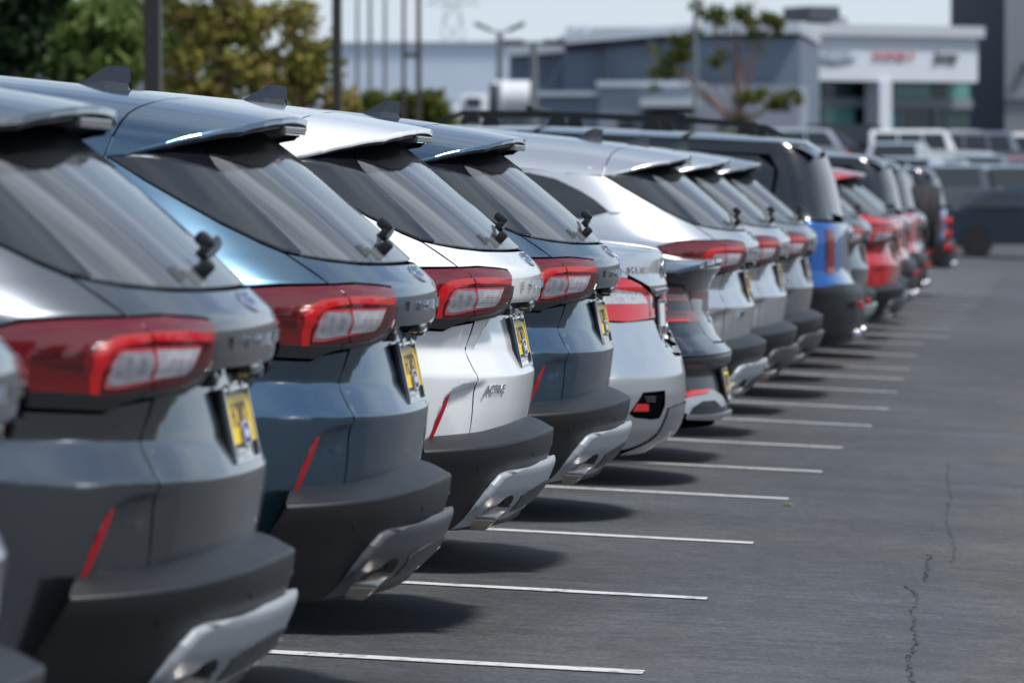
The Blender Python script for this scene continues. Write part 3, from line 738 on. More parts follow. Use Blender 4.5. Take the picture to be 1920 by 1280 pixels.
FRONT = {}
def front_half(root, P, Wt, length, kind):
    if kind not in FRONT:
        if kind == 'suv':
            R = Table([(-.2, -.2), (.3, -.15), (.45, -.02), (.60, 0), (.80, -.02), (.93, -.10), (1.02, -.35), (1.08, -.85), (1.115, -1.15), (1.25, -1.38), (1.45, -1.75), (1.6, -2.1), (2.4, -3)], .01)
            A = Table([(-.2, .70), (1.0, .70), (1.2, .45), (2.4, .4)], .02)
        else:
            R = Table([(-.2, -.2), (.25, -.15), (.4, -.02), (.55, 0), (.70, -.05), (.82, -.25), (.90, -.75), (.97, -1.15), (1.12, -1.5), (1.3, -1.95), (1.42, -2.3), (2.4, -4)], .01)
            A = Table([(-.2, .65), (1.0, .6), (2.4, .4)], .02)
        FRONT[kind] = Surf(R, Wt, A, p=2.4, umin=-(length-2.36))
    S = FRONT[kind]; hi = 1.47 if kind == 'suv' else 1.36
    reach = length-2.36+Wt(.7)
    def flip(o):
        o.location = (-length, 0, 0); o.rotation_euler = (0, 0, math.pi); return o
    flip(shell('front_inner_body', S, float(reach), .34 if kind == 'suv' else .24, hi, -.012, GAP, root, nw=60, nz=60))
    ac = .9+.94 if kind == 'suv' else .86+.88
    wz = .36 if kind == 'suv' else .33
    arc = [(ac-.02+.40*math.cos(R_(t)), wz+.40*math.sin(R_(t))) for t in range(0, 181, 15)]
    top = 1.474 if kind == 'suv' else 1.355
    base = .5 if kind == 'suv' else .3
    hood = 1.105 if kind == 'suv' else .965
    poly = [(0, hood), (.66, hood-.01), (.98, hood+.02), (1.35, top), (reach, top), (reach, base), (ac+.40, base-.02)]+arc+[(ac-.5, base-.12), (.60, base-.1), (0, base-.1)]
    half = poly
    flip(patch('front_body', S, sym(half), P, root, off=0, sp=.07, gap=.002))
    flip(patch('windscreen', S, sym([(0, top-.01), (.62, top-.015), (.80, top-.12), (.93, hood+.03), (.6, hood+.01), (0, hood+.02)]), SIDEGLASS, root, off=.004, sp=.08))
    flip(patch('grille', S, sym([(0, .80*hood+.0), (.45, .79*hood), (.50, .62*hood), (0, .58*hood)]), GLOSSBLK, root, off=.004, sp=.06))
    for f in ((lambda p: p), mirror):
        flip(patch('headlight', S, f([(.55, .80*hood), (1.0, .86*hood), (.98, .78*hood), (.60, .72*hood)]), LENSCLEAR, root, off=.006, sp=.06))
        flip(patch('front_window', S, f([(1.12, hood+.13), (1.42, top-.015), (reach, top-.015), (reach, hood+.09)]), SIDEGLASS, root, off=.004, sp=.10))
    return S
# ---------------------------------------------------------------- the two saloons and the boxy cars of the row
SA_R = Table([(-.2,-.25),(.29,-.16),(.34,-.067),(.381,-.027),(.46,-.0075),(.545,-.002),(.626,-.008),(.663,-.018),(.70,-.028),(.741,-.048),(.822,-.088),(.97,-.115),(.985,-.110),(1.0,-.103),(1.044,-.121),(1.122,-.125),(1.142,-.133),(1.157,-.166),(1.175,-.33),(1.20,-.62),(1.3,-.95),(1.41,-1.35),(2.4,-4)], .006)
SA_W = Table([(-.2,.8),(.3,.86),(.6,.90),(.9,.895),(1.1,.86),(1.17,.80),(1.25,.70),(1.42,.56),(2.4,.3)], .02)
SA_A = Table([(-.2,.62),(2.4,.62)], .02)
SB_R = Table([(-.2,-.2),(.30,-.06),(.335,-.01),(.39,-.012),(.55,-.055),(.575,-.02),(.585,-.002),(.634,0),(.655,-.018),(.665,-.03),(.72,-.085),(.80,-.12),(.93,-.135),(.99,-.11),(1.025,-.085),(1.04,-.075),(1.055,-.09),(1.075,-.2),(1.10,-.45),(1.14,-.75),(1.25,-1.1),(1.38,-1.5),(2.4,-5)], .005)
SB_W = Table([(-.2,.8),(.3,.88),(.6,.92),(.9,.91),(1.04,.88),(1.10,.80),(1.2,.72),(1.38,.58),(2.4,.3)], .02)
SB_A = SA_A
_al = Table([(-.2, .3), (.700, .3), (.712, -.045), (.76, -.105), (.80, -.135), (.965, -.165), (.975, .3), (2.4, .3)], .004)
def sa_in(v, z): return _al(z)+1.6*np.maximum(0, np.abs(v)-np.interp(z, [.70, .97], [.20, .34]))
S_SA = Surf(SA_R, SA_W, SA_A, p=2.3, Rin=sa_in)
S_SB = Surf(SB_R, SB_W, SB_A, p=2.3)

def roof_strip(root, P, pts, half, name='roof_panel', crown=.05):
    """cambered lid: pts = (u, z) along the centre, half = half widths"""
    V = []; n = 13
    for (u, z), h in zip(pts, half):
        for j in range(n):
            t = -1+2*j/(n-1); V.append((u, t*h, z-crown*abs(t)**2.6))
    Fc = [(i*n+j, i*n+j+1, (i+1)*n+j+1, (i+1)*n+j) for i in range(len(pts)-1) for j in range(n-1)]
    return obj(name, new_mesh(name, V, Fc), P, root)

def make_saloon_a():
    root = empty('saloon')
    P = P_SILVER
    shell('inner_body', S_SA, 3.2, .28, 1.37, -.010, GAP, root, nw=60, nz=110)
    low = [(0, .38), (.30, .36), (.60, .31), (1.0, .29), (1.35, .29)]
    arc = [(1.75+.35*math.cos(R_(t)), .33+.37*math.sin(R_(t))) for t in range(180, -1, -15)]
    body = [(0, .662), (.25, .664), (.50, .690), (.70, .705), (.62, .76)]
    lidg = [(.16, .74), (.19, .88), (.24, .95), (.40, 1.005), (.62, 1.045), (.86, 1.10), (.93, 1.165)]
    tail = PX['a_tail']
    # boot lid and bumper/quarter skins
    lid = [(0, 1.20), (.55, 1.20), (.80, 1.185), (.92, 1.158), (.86, 1.098), (.62, 1.042), (.40, .995), (.235, .945), (.19, .88), (.17, .80), (.165, .715), (0, .712)]
    patch('boot_lid', S_SA, sym(lid), P, root, off=0, sp=.025, gap=.0025, fine=[(.70, .86, .01), (.95, 1.16, .008)])
    bq = [(.172, .705), (.175, .80), (.196, .875), (.245, .862), (.50, .857), (.80, .848), (1.02, .852), (1.10, .93), (1.02, 1.03), (.84, 1.043), (.66, 1.032), (.645, 1.047), (.865, 1.103), (.935, 1.165), (1.05, 1.20), (1.6, 1.30), (1.75, 1.355), (2.45, 1.355), (2.45, .45), (2.12, .29)]
    bq += arc[::-1][0:]
    bq += [(1.35, .29), (1.0, .29), (.60, .31), (.30, .355), (0, .38), (-.0005, .70)]
    hole = [(.735, .560), (.470, .566), (.450, .500), (.500, .446), (.600, .443), (.78, .452), (.845, .470), (.79, .515)]
    pair('bumper_quarter_panel', S_SA, bq, P, root, off=0, sp=.03, gap=.0015, holes=[hole], fine=[(.56, .74, .012)])
    pair('air_vent', S_SA, [(.70, .548), (.56, .546), (.600, .462), (.82, .466), (.745, .527)], PLASTIC, root, off=-.012, sp=.02, th=.03)
    pair('vent_surround', S_SA, [(.745, .563), (.46, .570), (.44, .500), (.493, .440), (.60, .436), (.79, .446), (.86, .470), (.80, .520)], P, root, off=-.018, sp=.02)
    for sd_ in (1, -1):
        f = (lambda p: p) if sd_ > 0 else mirror
        for k in range(3):
            patch('vent_slat', S_SA, f([(.70-.012*k, .543-.010*k), (.575, .541-.010*k), (.577, .537-.010*k), (.70-.012*k, .539-.010*k)]), SKIDD, root, off=-.004, sp=.03, th=.008)
        patch('reflector', S_SA, f(PX['a_red']), REDBAND, root, off=-.004, sp=.02, th=.01)
        t = patch('tail_light', S_SA, f([(1.02, 1.028), (.841, 1.038), (.755, 1.033), (.648, 1.024), (.559, 1.006), (.379, .972), (.285, .940), (.235, .925), (.228, .884), (.262, .872), (.486, .862), (.717, .852), (1.0, .857), (1.08, .93)]), REDBAND, root, off=.007, sp=.025, bulge=.008)
        patch('clear_lens', S_SA, f([(.98, .985), (.862, .991), (.786, .989), (.545, .976), (.466, .926), (.707, .924), (1.0, .920)]), LENSCLEAR, t, off=.0165, sp=.02, th=.004)
        patch('clear_lens', S_SA, f(PX['a_clear2']), LENSCLEAR, t, off=.0165, sp=.02, th=.004)
        patch('lamp_divider', S_SA, f([(.46, .980), (.43, .976), (.425, .875), (.455, .872)]), REDLENS, t, off=.0160, sp=.02, th=.003)
    patch('lower_valance', S_SA, sym([(0, .498), (.20, .500), (.40, .488), (.44, .40), (.50, .325), (.56, .288), (0, .285)]), PLASTIC if False else P_GREY2, root, off=.006, sp=.04)
    patch('chrome_lip', S_SA, sym([(0, .990), (.22, .990), (.30, .985), (.28, .967), (0, .967)]), CHROME, root, off=.014, sp=.03, th=.02)
    patch('emblem', S_SA, [(.06*math.cos(2*math.pi*i/20), 1.075+.045*math.sin(2*math.pi*i/20)) for i in range(20)], CHROME, root, off=.012, sp=.02, th=.008)
    text_on('rear_lettering', S_SA, [(c, .640-.043*i, 1.055) for i, c in enumerate('SENTRA')], CHROME, root, size=.036, off=.005, depth=.004, bold=.0012, sx=1.1)
    plate_group(root, (-.122, 0, .862), (-.10, 0, 1), card=False, W=.31, H=.16)
    roof_strip(root, P, [(-1.30, 1.385), (-1.55, 1.415), (-1.9, 1.435), (-2.4, 1.430), (-2.75, 1.40), (-2.95, 1.365)], [.56, .58, .59, .58, .56, .55])
    patch('rear_window', S_SA, sym([(0, 1.365), (.50, 1.365), (.62, 1.30), (.74, 1.215), (.5, 1.207), (0, 1.207)]), SIDEGLASS, root, off=.003, sp=.06)
    pair('side_window', S_SA, [(1.5, 1.15), (1.75, 1.33), (2.45, 1.35), (2.45, 1.07), (1.7, 1.09)], SIDEGLASS, root, off=.005, sp=.1)
    for sg in (1, -1):
        wheel(root, -1.05, -sg*.78, z=.325, r=.325, side=sg); wheel(root, -3.70, -sg*.78, z=.325, r=.325, side=sg)
    front_half(root, P, SA_W, 4.62, 'saloon')
    return root

def make_saloon_b():
    root = empty('saloon')
    P = P_NAVY
    shell('inner_body', S_SB, 3.2, .28, 1.37, -.010, GAP, root, nw=60, nz=110)
    arc = [(1.75+.37*math.cos(R_(t)), .33+.37*math.sin(R_(t))) for t in range(0, 181, 15)]
    patch('boot_lid', S_SB, sym([(0, 1.13), (.60, 1.128), (.80, 1.115), (.93, 1.07), (.90, 1.00), (.84, .965), (.60, .955), (.50, .90), (.36, .75), (.30, .69), (0, .685)]), P, root, off=0, sp=.03, gap=.002, fine=[(.96, 1.10, .008)])
    bq = [(.005, .680), (.305, .685), (.365, .748), (.505, .898), (.605, .952), (.845, .962), (.905, .998), (.935, 1.07), (1.05, 1.12), (1.6, 1.25), (1.75, 1.345), (2.45, 1.345), (2.45, .45), (2.12, .29)]+arc+[(1.38, .30), (1.05, .33), (.99, .615), (.779, .627), (.314, .637), (.005, .64)]
    pair('bumper_quarter_panel', S_SB, bq, P, root, off=0, sp=.03, gap=.0015, fine=[(.63, .72, .01)])
    patch('lower_bumper', S_SB, sym([(0, .636), (.314, .633), (.779, .622), (.985, .61), (1.04, .33), (.80, .335), (0, .31)]), mat('satin_black_bumper', (.016, .018, .021), rough=.35, coat=.3), root, off=-.003, sp=.03, th=.02)
    for s in (1, -1):
        f = (lambda p: p) if s > 0 else mirror
        for pl in (PX['b_tail_up'], PX['b_tail_low']):
            pl = [((1.05 if a > .8 else a), b) for a, b in pl]
            t = patch('tail_light', S_SB, f(pl), REDLENS, root, off=.006, sp=.03, bulge=.006)
            zt = max(b for a, b in pl); zb = min(b for a, b in pl)
            patch('lamp_band', S_SB, f([(1.03, zt-.006), (.60, zt-.012), (.585, zt-.024), (1.03, zt-.020)]), BEZEL, t, off=.0135, sp=.03, th=.003)
            patch('lamp_band', S_SB, f([(1.03, zb+.016), (.56, zb+.018), (.55, zb+.006), (1.03, zb+.004)]), REDBAND, t, off=.0135, sp=.03, th=.003)
        patch('reflector', S_SB, f(PX['b_refl']), REDBAND, root, off=.008, sp=.03, th=.01)
        patch('diffuser_arch', S_SB, f([(.80, .425), (.68, .436), (.48, .446), (.40, .462), (.22, .43), (.10, .385), (.28, .378), (.40, .412), (.60, .412), (.735, .385), (.78, .352), (.86, .37)]), SKIDM, root, off=.010, sp=.03, th=.02)
        patch('diffuser_mesh', S_SB, f([(.766, .352), (.738, .38), (.597, .407), (.40, .407), (.29, .372), (.06, .352)]), PLASTIC, root, off=.001, sp=.03)
    patch('diffuser_chrome_lip', S_SB, sym([(0, .352), (.30, .350), (.50, .348), (.80, .350), (.80, .337), (.48, .334), (0, .338)]), CHROME, root, off=.022, sp=.03, th=.02)
    sp = [(0, -.45), (.55, -.45), (.80, -.42), (.875, -.33), (.84, -.22), (.66, -.125), (.40, -.085), (0, -.068)]
    def dz(u, v): return 1.088-.02*np.clip((u+.45)/.3, 0, 1)+.014*np.clip((u+.28)/.2, 0, 1)**2-.055*np.clip(np.abs(v)/.88, 0, 1)**4
    patch('ducktail_spoiler', RoofSurf(dz), sym(sp), P_NAVY, root, off=.004, sp=.04, th=.022)
    patch('light_bar', S_SB, sym([(0, .925), (.48, .93), (.47, .885), (0, .885)]), REDLENS, root, off=.004, sp=.05)
    patch('boot_emblem', S_SB, [(.07*math.cos(2*math.pi*i/20), .80+.028*math.sin(2*math.pi*i/20)) for i in range(20)], CHROME, root, off=.006, sp=.03)
    plate_group(root, (-.024, 0, .478), (-.24, 0, 1), W=.31, H=.16)
    roof_strip(root, P, [(-1.46, 1.365), (-1.7, 1.39), (-2.1, 1.41), (-2.5, 1.40), (-2.85, 1.375), (-2.95, 1.36)], [.56, .58, .59, .58, .56, .55])
    patch('rear_window', S_SB, sym([(0, 1.355), (.50, 1.355), (.66, 1.25), (.74, 1.16), (.5, 1.15), (0, 1.15)]), SIDEGLASS, root, off=.003, sp=.06)
    pair('side_window', S_SB, [(1.5, 1.15), (1.75, 1.32), (2.45, 1.34), (2.45, 1.03), (1.7, 1.05)], SIDEGLASS, root, off=.005, sp=.1)
    for sg in (1, -1):
        wheel(root, -1.08, -sg*.80, z=.335, r=.335, side=sg); wheel(root, -3.85, -sg*.80, z=.335, r=.335, side=sg)
    front_half(root, P, SB_W, 4.8, 'saloon')
    return root

BX_R = Table([(-.2,-.2),(.38,-.12),(.44,-.02),(.60,0),(.74,-.01),(.80,-.06),(.86,-.095),(1.12,-.11),(1.20,-.12),(1.235,-.15),(1.5,-.22),(1.68,-.29),(1.74,-.34),(2.4,-2)], .008)
BX_W = Table([(-.2,.86),(.4,.90),(.8,.93),(1.15,.93),(1.3,.87),(1.6,.78),(1.76,.72),(2.4,.5)], .02)
BX_A = Table([(-.2,.36),(2.4,.30)], .02)
S_BX = Surf(BX_R, BX_W, BX_A, p=3.0)
def make_boxy(style='suv'):
    """upright two-box SUV; 'spare' carries its wheel on the tailgate"""
    root = empty('boxy_suv')
    P = P_VIVID; W = 3.2
    shell('inner_body', S_BX, 3.0, .42, 1.72, -.010, GAP, root, nw=50, nz=60)
    arc = [(1.95+.42*math.cos(R_(t)), .38+.42*math.sin(R_(t))) for t in range(0, 181, 15)]
    pair('body_side', S_BX, [(.62, 1.21), (1.5, 1.215), (2.9, 1.215), (2.9, .5), (2.42, .46)]+arc[1:-1]+[(1.5, .46), (1.30, .76), (.62, .76)], P, root, off=0, sp=.06, gap=.003)
    patch('tailgate', S_BX, sym([(0, 1.21), (.62, 1.21), (.62, .76), (0, .76)]), P, root, off=0, sp=.05, gap=.003)
    patch('rear_glass', S_BX, sym([(0, 1.66), (.58, 1.64), (.66, 1.27), (0, 1.25)]), REARGLASS, root, off=.004, sp=.08)
    pair('rear_pillar', S_BX, [(.585, 1.66), (.665, 1.23), (1.35, 1.22), (1.12, 1.55), (1.10, 1.69), (.6, 1.70)], P_BLACK, root, off=.002, sp=.05)
    pair('side_window', S_BX, [(1.36, 1.24), (1.14, 1.56), (1.2, 1.64), (2.9, 1.66), (2.9, 1.24)], SIDEGLASS, root, off=.003, sp=.1)
    pair('roof_rim', S_BX, [(.6, 1.66), (1.10, 1.655), (2.9, 1.665), (2.9, 1.74), (.6, 1.74)], P_BLACK, root, off=.004, sp=.06)
    patch('bumper_cover', S_BX, sym([(0, .78), (.90, .78), (1.28, .76), (1.45, .50), (1.3, .42), (0, .42)]), PLASTIC, root, off=.03, sp=.06, th=.05)
    roof_strip(root, P_BLACK, [(-.30, 1.70), (-.42, 1.765), (-1.0, 1.79), (-2.2, 1.79), (-2.9, 1.76), (-3.05, 1.70)], [.66, .73, .745, .745, .73, .70], crown=.06)
    for s in (1, -1):
        f = (lambda p: p) if s > 0 else mirror
        patch('tail_light', S_BX, f([(.78, 1.16), (.92, 1.16), (.94, .86), (.78, .86)]), REDLENS, root, off=.010, sp=.05, bulge=.006)
        MB().box((.03, -s*.62, .66), (.03, .16, .05), bevel=.006).build('reflector', REDBAND, root)
        MB().tube((-.02, -s*.40, .45), (.035, -s*.40, .45), .045, n=14).build('exhaust_tip', CHROME, root)
    if style == 'suv':
        for s in (1, -1):
            r = MB()
            path = [(-.62, 1.80), (-.75, 1.855), (-1.2, 1.87), (-2.2, 1.87), (-2.75, 1.85), (-2.9, 1.79)]
            for a, b in zip(path, path[1:]): r.box(((a[0]+b[0])/2, s*.62, (a[1]+b[1])/2), (math.hypot(a[0]-b[0], a[1]-b[1])+.02, .035, .028), rot=Matrix.Rotation(-math.atan2(b[1]-a[1], b[0]-a[0]), 3, 'Y'))
            for u in (-.80, -1.45, -2.1, -2.7): r.prism([(u-.07, 1.78), (u+.07, 1.78), (u+.04, 1.862), (u-.04, 1.862)], s*.62-.02, s*.62+.02)
            r.build('roof_rail', PLASTIC, root)
        for u in (-1.25, -2.3):
            MB().box((u, 0, 1.90), (.05, 1.30, .03), bevel=.008).build('roof_cross_bar', PLASTIC, root)
    else:
        w = wheel(root, 0, 0, z=0, r=.40, side=1); w.name = 'spare_wheel'
        w.rotation_euler = (0, 0, math.pi/2); w.location = (.02, 0, 1.12)
        MB().box((-.06, 0, 1.12), (.12, .3, .3), bevel=.02).build('wheel_carrier', PLASTIC, root)
    for sg in (1, -1):
        wheel(root, -1.02, -sg*.80, z=.375, r=.375, side=sg); wheel(root, -3.70, -sg*.80, z=.375, r=.375, side=sg)
    # bonnet and nose
    nose = MB()
    nose.hexa([(-4.42, -.88, .42), (-2.2, -.93, .46), (-2.2, .93, .46), (-4.42, .88, .42), (-4.40, -.84, 1.08), (-2.2, -.925, 1.22), (-2.2, .925, 1.22), (-4.40, .84, 1.08)])
    nose.build('front_body', P, root)
    g = MB(); g.hexa([(-3.30, -.86, 1.16), (-2.15, -.90, 1.2), (-2.15, .90, 1.2), (-3.30, .86, 1.16), (-2.98, -.70, 1.72), (-2.15, -.73, 1.74), (-2.15, .73, 1.74), (-2.98, .70, 1.72)])
    g.build('windscreen', SIDEGLASS, root)
    return root

# ---------------------------------------------------------------- distant parked vehicles
def far_vehicle(name, P, kind, loc, heading, label, cat, group):
    """kind: profile of a car about 4.6 m long, nose along +x"""
    root = empty(name, loc, (0, 0, heading))
    tag(root, label, cat, group)
    pr = {'suv': dict(low=[(-2.3, .35), (-2.32, .75), (-2.25, 1.05), (-1.2, 1.08), (1.0, 1.08), (2.05, .95), (2.28, .72), (2.3, .35)], top=[(-2.15, 1.06), (-1.75, 1.62), (-1.2, 1.69), (.2, 1.66), (.5, 1.58), (1.15, 1.07)]),
          'sedan': dict(low=[(-2.35, .3), (-2.38, .7), (-2.3, .95), (-1.3, .98), (1.1, .95), (2.1, .80), (2.33, .6), (2.35, .3)], top=[(-1.95, .96), (-1.15, 1.36), (-.5, 1.43), (.1, 1.41), (.4, 1.35), (1.25, .94)]),
          'offroad': dict(low=[(-2.0, .45), (-2.02, 1.1), (-1.98, 1.18), (.7, 1.18), (1.85, 1.12), (2.0, 1.05), (2.02, .5)], top=[(-1.98, 1.17), (-1.95, 1.78), (-1.85, 1.84), (.35, 1.84), (.5, 1.78), (.78, 1.17)]),
          'pickup': dict(low=[(-2.8, .5), (-2.82, 1.12), (-2.78, 1.15), (-.75, 1.15), (1.1, 1.16), (2.5, 1.08), (2.72, .85), (2.75, .5)], top=[(-.95, 1.14), (-.85, 1.80), (-.6, 1.88), (.55, 1.86), (.75, 1.78), (1.4, 1.15)])}[kind]
    def loft(pts, w0, w1, nm, m, cap=True, parent=root):
        mb = MB(); n = len(pts); z0 = min(p[1] for p in pts); z1 = max(p[1] for p in pts)
        L = []; Rr = []
        for x, z in pts:
            h = w0+(w1-w0)*((z-z0)/(z1-z0))**1.2
            L.append(mb.bm.verts.new((x, h, z))); Rr.append(mb.bm.verts.new((x, -h, z)))
        for i in range(n): mb.bm.faces.new((L[i], L[(i+1) % n], Rr[(i+1) % n], Rr[i]))
        mb.bm.faces.new(L[::-1]); mb.bm.faces.new(Rr)
        es = [e for e in mb.bm.edges if abs(e.verts[0].co.y-e.verts[1].co.y) < .2]
        bmesh.ops.bevel(mb.bm, geom=es, offset=.05, segments=2, affect='EDGES')
        return mb.build(nm, m, parent, True)
    W = .93 if kind != 'pickup' else .98
    loft(pr['low'], W-.03, W, 'body', P)
    loft(pr['top'], W-.04, W-.24, 'cabin', P)
    top = pr['top']; z0 = top[0][1]; z1 = max(p[1] for p in top)
    cx = sum(p[0] for p in top)/len(top)
    def wy(z): return W-.04-.20*((z-z0)/(z1-z0))**1.2
    bz, tz = z0+.05, z1-.12
    def xs(z, back): # slanted ends
        P_ = top[:3] if back else top[-3:][::-1]
        return float(np.interp(z, [p[1] for p in P_], [p[0] for p in P_]))
    xb0, xb1, xf0, xf1 = xs(bz, True)+.14, xs(tz, True)+.16, xs(bz, False)-.22, xs(tz, False)-.14
    cuts = [0, .34, .68, 1.0] if kind in ('suv', 'offroad') else [0, .5, 1.0]
    for sg in (1, -1):
        for a, b in zip(cuts, cuts[1:]):
            a2, b2 = a+.012, b-.012
            q = []
            for t, z, x0, x1 in ((a2, bz, xb0, xf0), (b2, bz, xb0, xf0), (b2, tz, xb1, xf1), (a2, tz, xb1, xf1)):
                q.append((x0+(x1-x0)*t, sg*(wy(z)+.012), z))
            mb = MB(); f = [mb.bm.verts.new(p) for p in q]; g = [mb.bm.verts.new((p[0], p[1]-sg*.05, p[2])) for p in q]
            mb.bm.faces.new(f); mb.bm.faces.new(g[::-1])
            for i in range(4): mb.bm.faces.new((f[i], f[(i+1) % 4], g[(i+1) % 4], g[i]))
            mb.build('side_window', SIDEGLASS, root)
    for back in (True, False):
        s = -1 if back else 1
        q = [(xs(bz+.03, back)+s*.012, .68, bz+.03), (xs(bz+.03, back)+s*.012, -.68, bz+.03), (xs(tz+.05, back)+s*.012, -.58, tz+.05), (xs(tz+.05, back)+s*.012, .58, tz+.05)]
        mb = MB(); f = [mb.bm.verts.new(p) for p in q]; g = [mb.bm.verts.new((p[0]-s*.06, p[1], p[2]-.02)) for p in q]
        mb.bm.faces.new(f); mb.bm.faces.new(g[::-1])
        for i in range(4): mb.bm.faces.new((f[i], f[(i+1) % 4], g[(i+1) % 4], g[i]))
        mb.build('rear_glass' if back else 'windscreen', SIDEGLASS, root)
    x0 = pr['low'][1][0]; x1 = pr['low'][-2][0]; zl = .85 if kind != 'sedan' else .78
    for sg in (1, -1):
        MB().box((x0-.01, sg*(W-.12), zl), (.08, .14, .22), bevel=.01).build('tail_light', REDBAND, root)
        MB().box((x1-.06, sg*(W-.2), zl-.08), (.12, .28, .12), bevel=.01).build('headlight', LENSCLEAR, root)
    ax = {'suv': 1.38, 'sedan': 1.42, 'offroad': 1.25, 'pickup': 1.75}[kind]; r = .34 if kind in ('suv', 'sedan') else .41
    for x in (-ax, ax):
        for sg in (1, -1):
            t = MB().tube((x, sg*(W-.24), r), (x, sg*(W+.005), r), r, n=20).build('wheel', RUBBER, root)
            MB().tube((x, sg*(W-.05), r), (x, sg*(W+.012), r), r*.62, n=14).build('rim', RIM, t)
    return root
# ---------------------------------------------------------------- pixel ray helper: a point of the view at a chosen distance down the row
def pt(px, py, Y):
    dx = (px-CX)/F_PX; dy = (CY-py)/F_PX
    cp, sp = math.cos(PITCH), math.sin(PITCH)
    f = cp+dy*sp*1.0; h = -sp+dy*cp
    d = Vector((dx*math.cos(YAW)-f*math.sin(YAW), dx*math.sin(YAW)+f*math.cos(YAW), h))
    t = Y/d.y
    return Vector((d.x*t, Y, CAM_Z+d.z*t))
def line_D(y): return 13640.0/(y-370.0)

# ---------------------------------------------------------------- ground
def asphalt():
    m = bpy.data.materials.new('asphalt'); m.use_nodes = True; t = m.node_tree; b = t.nodes['Principled BSDF']
    N = t.nodes.new; Lk = t.links.new
    tcn = N('ShaderNodeTexCoord')
    def noise(scale, det, st, rough=.55, dist=0):
        mpn = N('ShaderNodeMapping'); mpn.inputs['Scale'].default_value = st; Lk(tcn.outputs['Object'], mpn.inputs['Vector'])
        n = N('ShaderNodeTexNoise'); n.inputs['Scale'].default_value = scale; n.inputs['Detail'].default_value = det; n.inputs['Roughness'].default_value = rough; n.inputs['Distortion'].default_value = dist
        Lk(mpn.outputs['Vector'], n.inputs['Vector']); return n
    grain = noise(55, 5, (1, 1, 1), .7); sweep = noise(.9, 7, (.35, 1.5, 1), .65, .4); patchy = noise(.35, 5, (1, .35, 1), .6, .8); warm = noise(.8, 4, (.7, .4, 1)); fine = noise(9, 8, (.8, 1, 1), .72)
    def ramp(n, p0, c0, p1, c1):
        r = N('ShaderNodeValToRGB'); r.color_ramp.elements[0].position = p0; r.color_ramp.elements[1].position = p1
        r.color_ramp.elements[0].color = (*c0, 1); r.color_ramp.elements[1].color = (*c1, 1); Lk(n.outputs['Fac'], r.inputs['Fac']); return r
    base = ramp(sweep, .30, (.052, .056, .062), .70, (.080, .085, .092))
    ov = ramp(patchy, .35, (.80, .80, .80), .68, (1.22, 1.21, 1.18))
    g = ramp(grain, .32, (.55, .55, .55), .68, (1.5, 1.5, 1.5)); fr = ramp(fine, .34, (.74, .74, .75), .68, (1.24, 1.24, 1.23))
    wr = ramp(warm, .45, (1, 1, 1), .75, (1.13, 1.03, .93))
    sxx = N('ShaderNodeSeparateXYZ'); Lk(tcn.outputs['Object'], sxx.inputs[0])
    ax = N('ShaderNodeMath'); ax.operation = 'MULTIPLY_ADD'; ax.inputs[1].default_value = .8; Lk(warm.outputs['Fac'], ax.inputs[0]); Lk(sxx.outputs['X'], ax.inputs[2])
    lane = N('ShaderNodeMapRange'); lane.inputs['From Min'].default_value = -.12; lane.inputs['From Max'].default_value = .10; Lk(ax.outputs[0], lane.inputs['Value'])
    lc = N('ShaderNodeMix'); lc.data_type = 'RGBA'; lc.inputs[6].default_value = (1, 1, 1, 1); lc.inputs[7].default_value = (1.16, 1.06, .97, 1); Lk(lane.outputs['Result'], lc.inputs[0])
    def mul(a, c):
        x = N('ShaderNodeMix'); x.data_type = 'RGBA'; x.blend_type = 'MULTIPLY'; x.inputs[0].default_value = 1.0
        Lk(a, x.inputs[6]); Lk(c, x.inputs[7]); return x.outputs[2]
    c = mul(mul(mul(mul(base.outputs['Color'], ov.outputs['Color']), g.outputs['Color']), fr.outputs['Color']), mul(wr.outputs['Color'], lc.outputs[2]))
    Lk(c, b.inputs['Base Color'])
    rr = N('ShaderNodeMapRange'); rr.inputs['To Min'].default_value = .62; rr.inputs['To Max'].default_value = .86; Lk(sweep.outputs['Fac'], rr.inputs['Value']); Lk(rr.outputs['Result'], b.inputs['Roughness'])
    b.inputs['Specular IOR Level'].default_value = .35
    bp = N('ShaderNodeBump'); bp.inputs['Strength'].default_value = .5; bp.inputs['Distance'].default_value = .003; Lk(grain.outputs['Fac'], bp.inputs['Height']); Lk(bp.outputs['Normal'], b.inputs['Normal'])
    return m
ASPH = asphalt()
xs = sorted(set([-600, -300, -150, -80, -45, -30, -20, -14, -11, -10, -9.5, -9.2, -9, -8.8]+[round(-8.6+.4*i, 2) for i in range(24)]+[1.2, 2, 4, 8, 14, 22, 40, 80, 150, 300, 600]))
ys = [-60, -20, 0, 4, 5.5, 6.9, 8, 9, 10, 11, 12, 13, 14, 14.9, 16, 20, 40, 60, 80, 95, 100]+[100+5*i for i in range(1, 20)]+[200, 240, 300, 400, 600, 1000, 2000, 3500]
V = [(x, y, float(ground(x, y))) for y in ys for x in xs]; n = len(xs)
Fc = [(i*n+j, i*n+j+1, (i+1)*n+j+1, (i+1)*n+j) for i in range(len(ys)-1) for j in range(n-1)]
lot = tag(obj('asphalt_ground', new_mesh('asphalt_ground', V, Fc), ASPH), kind='structure')

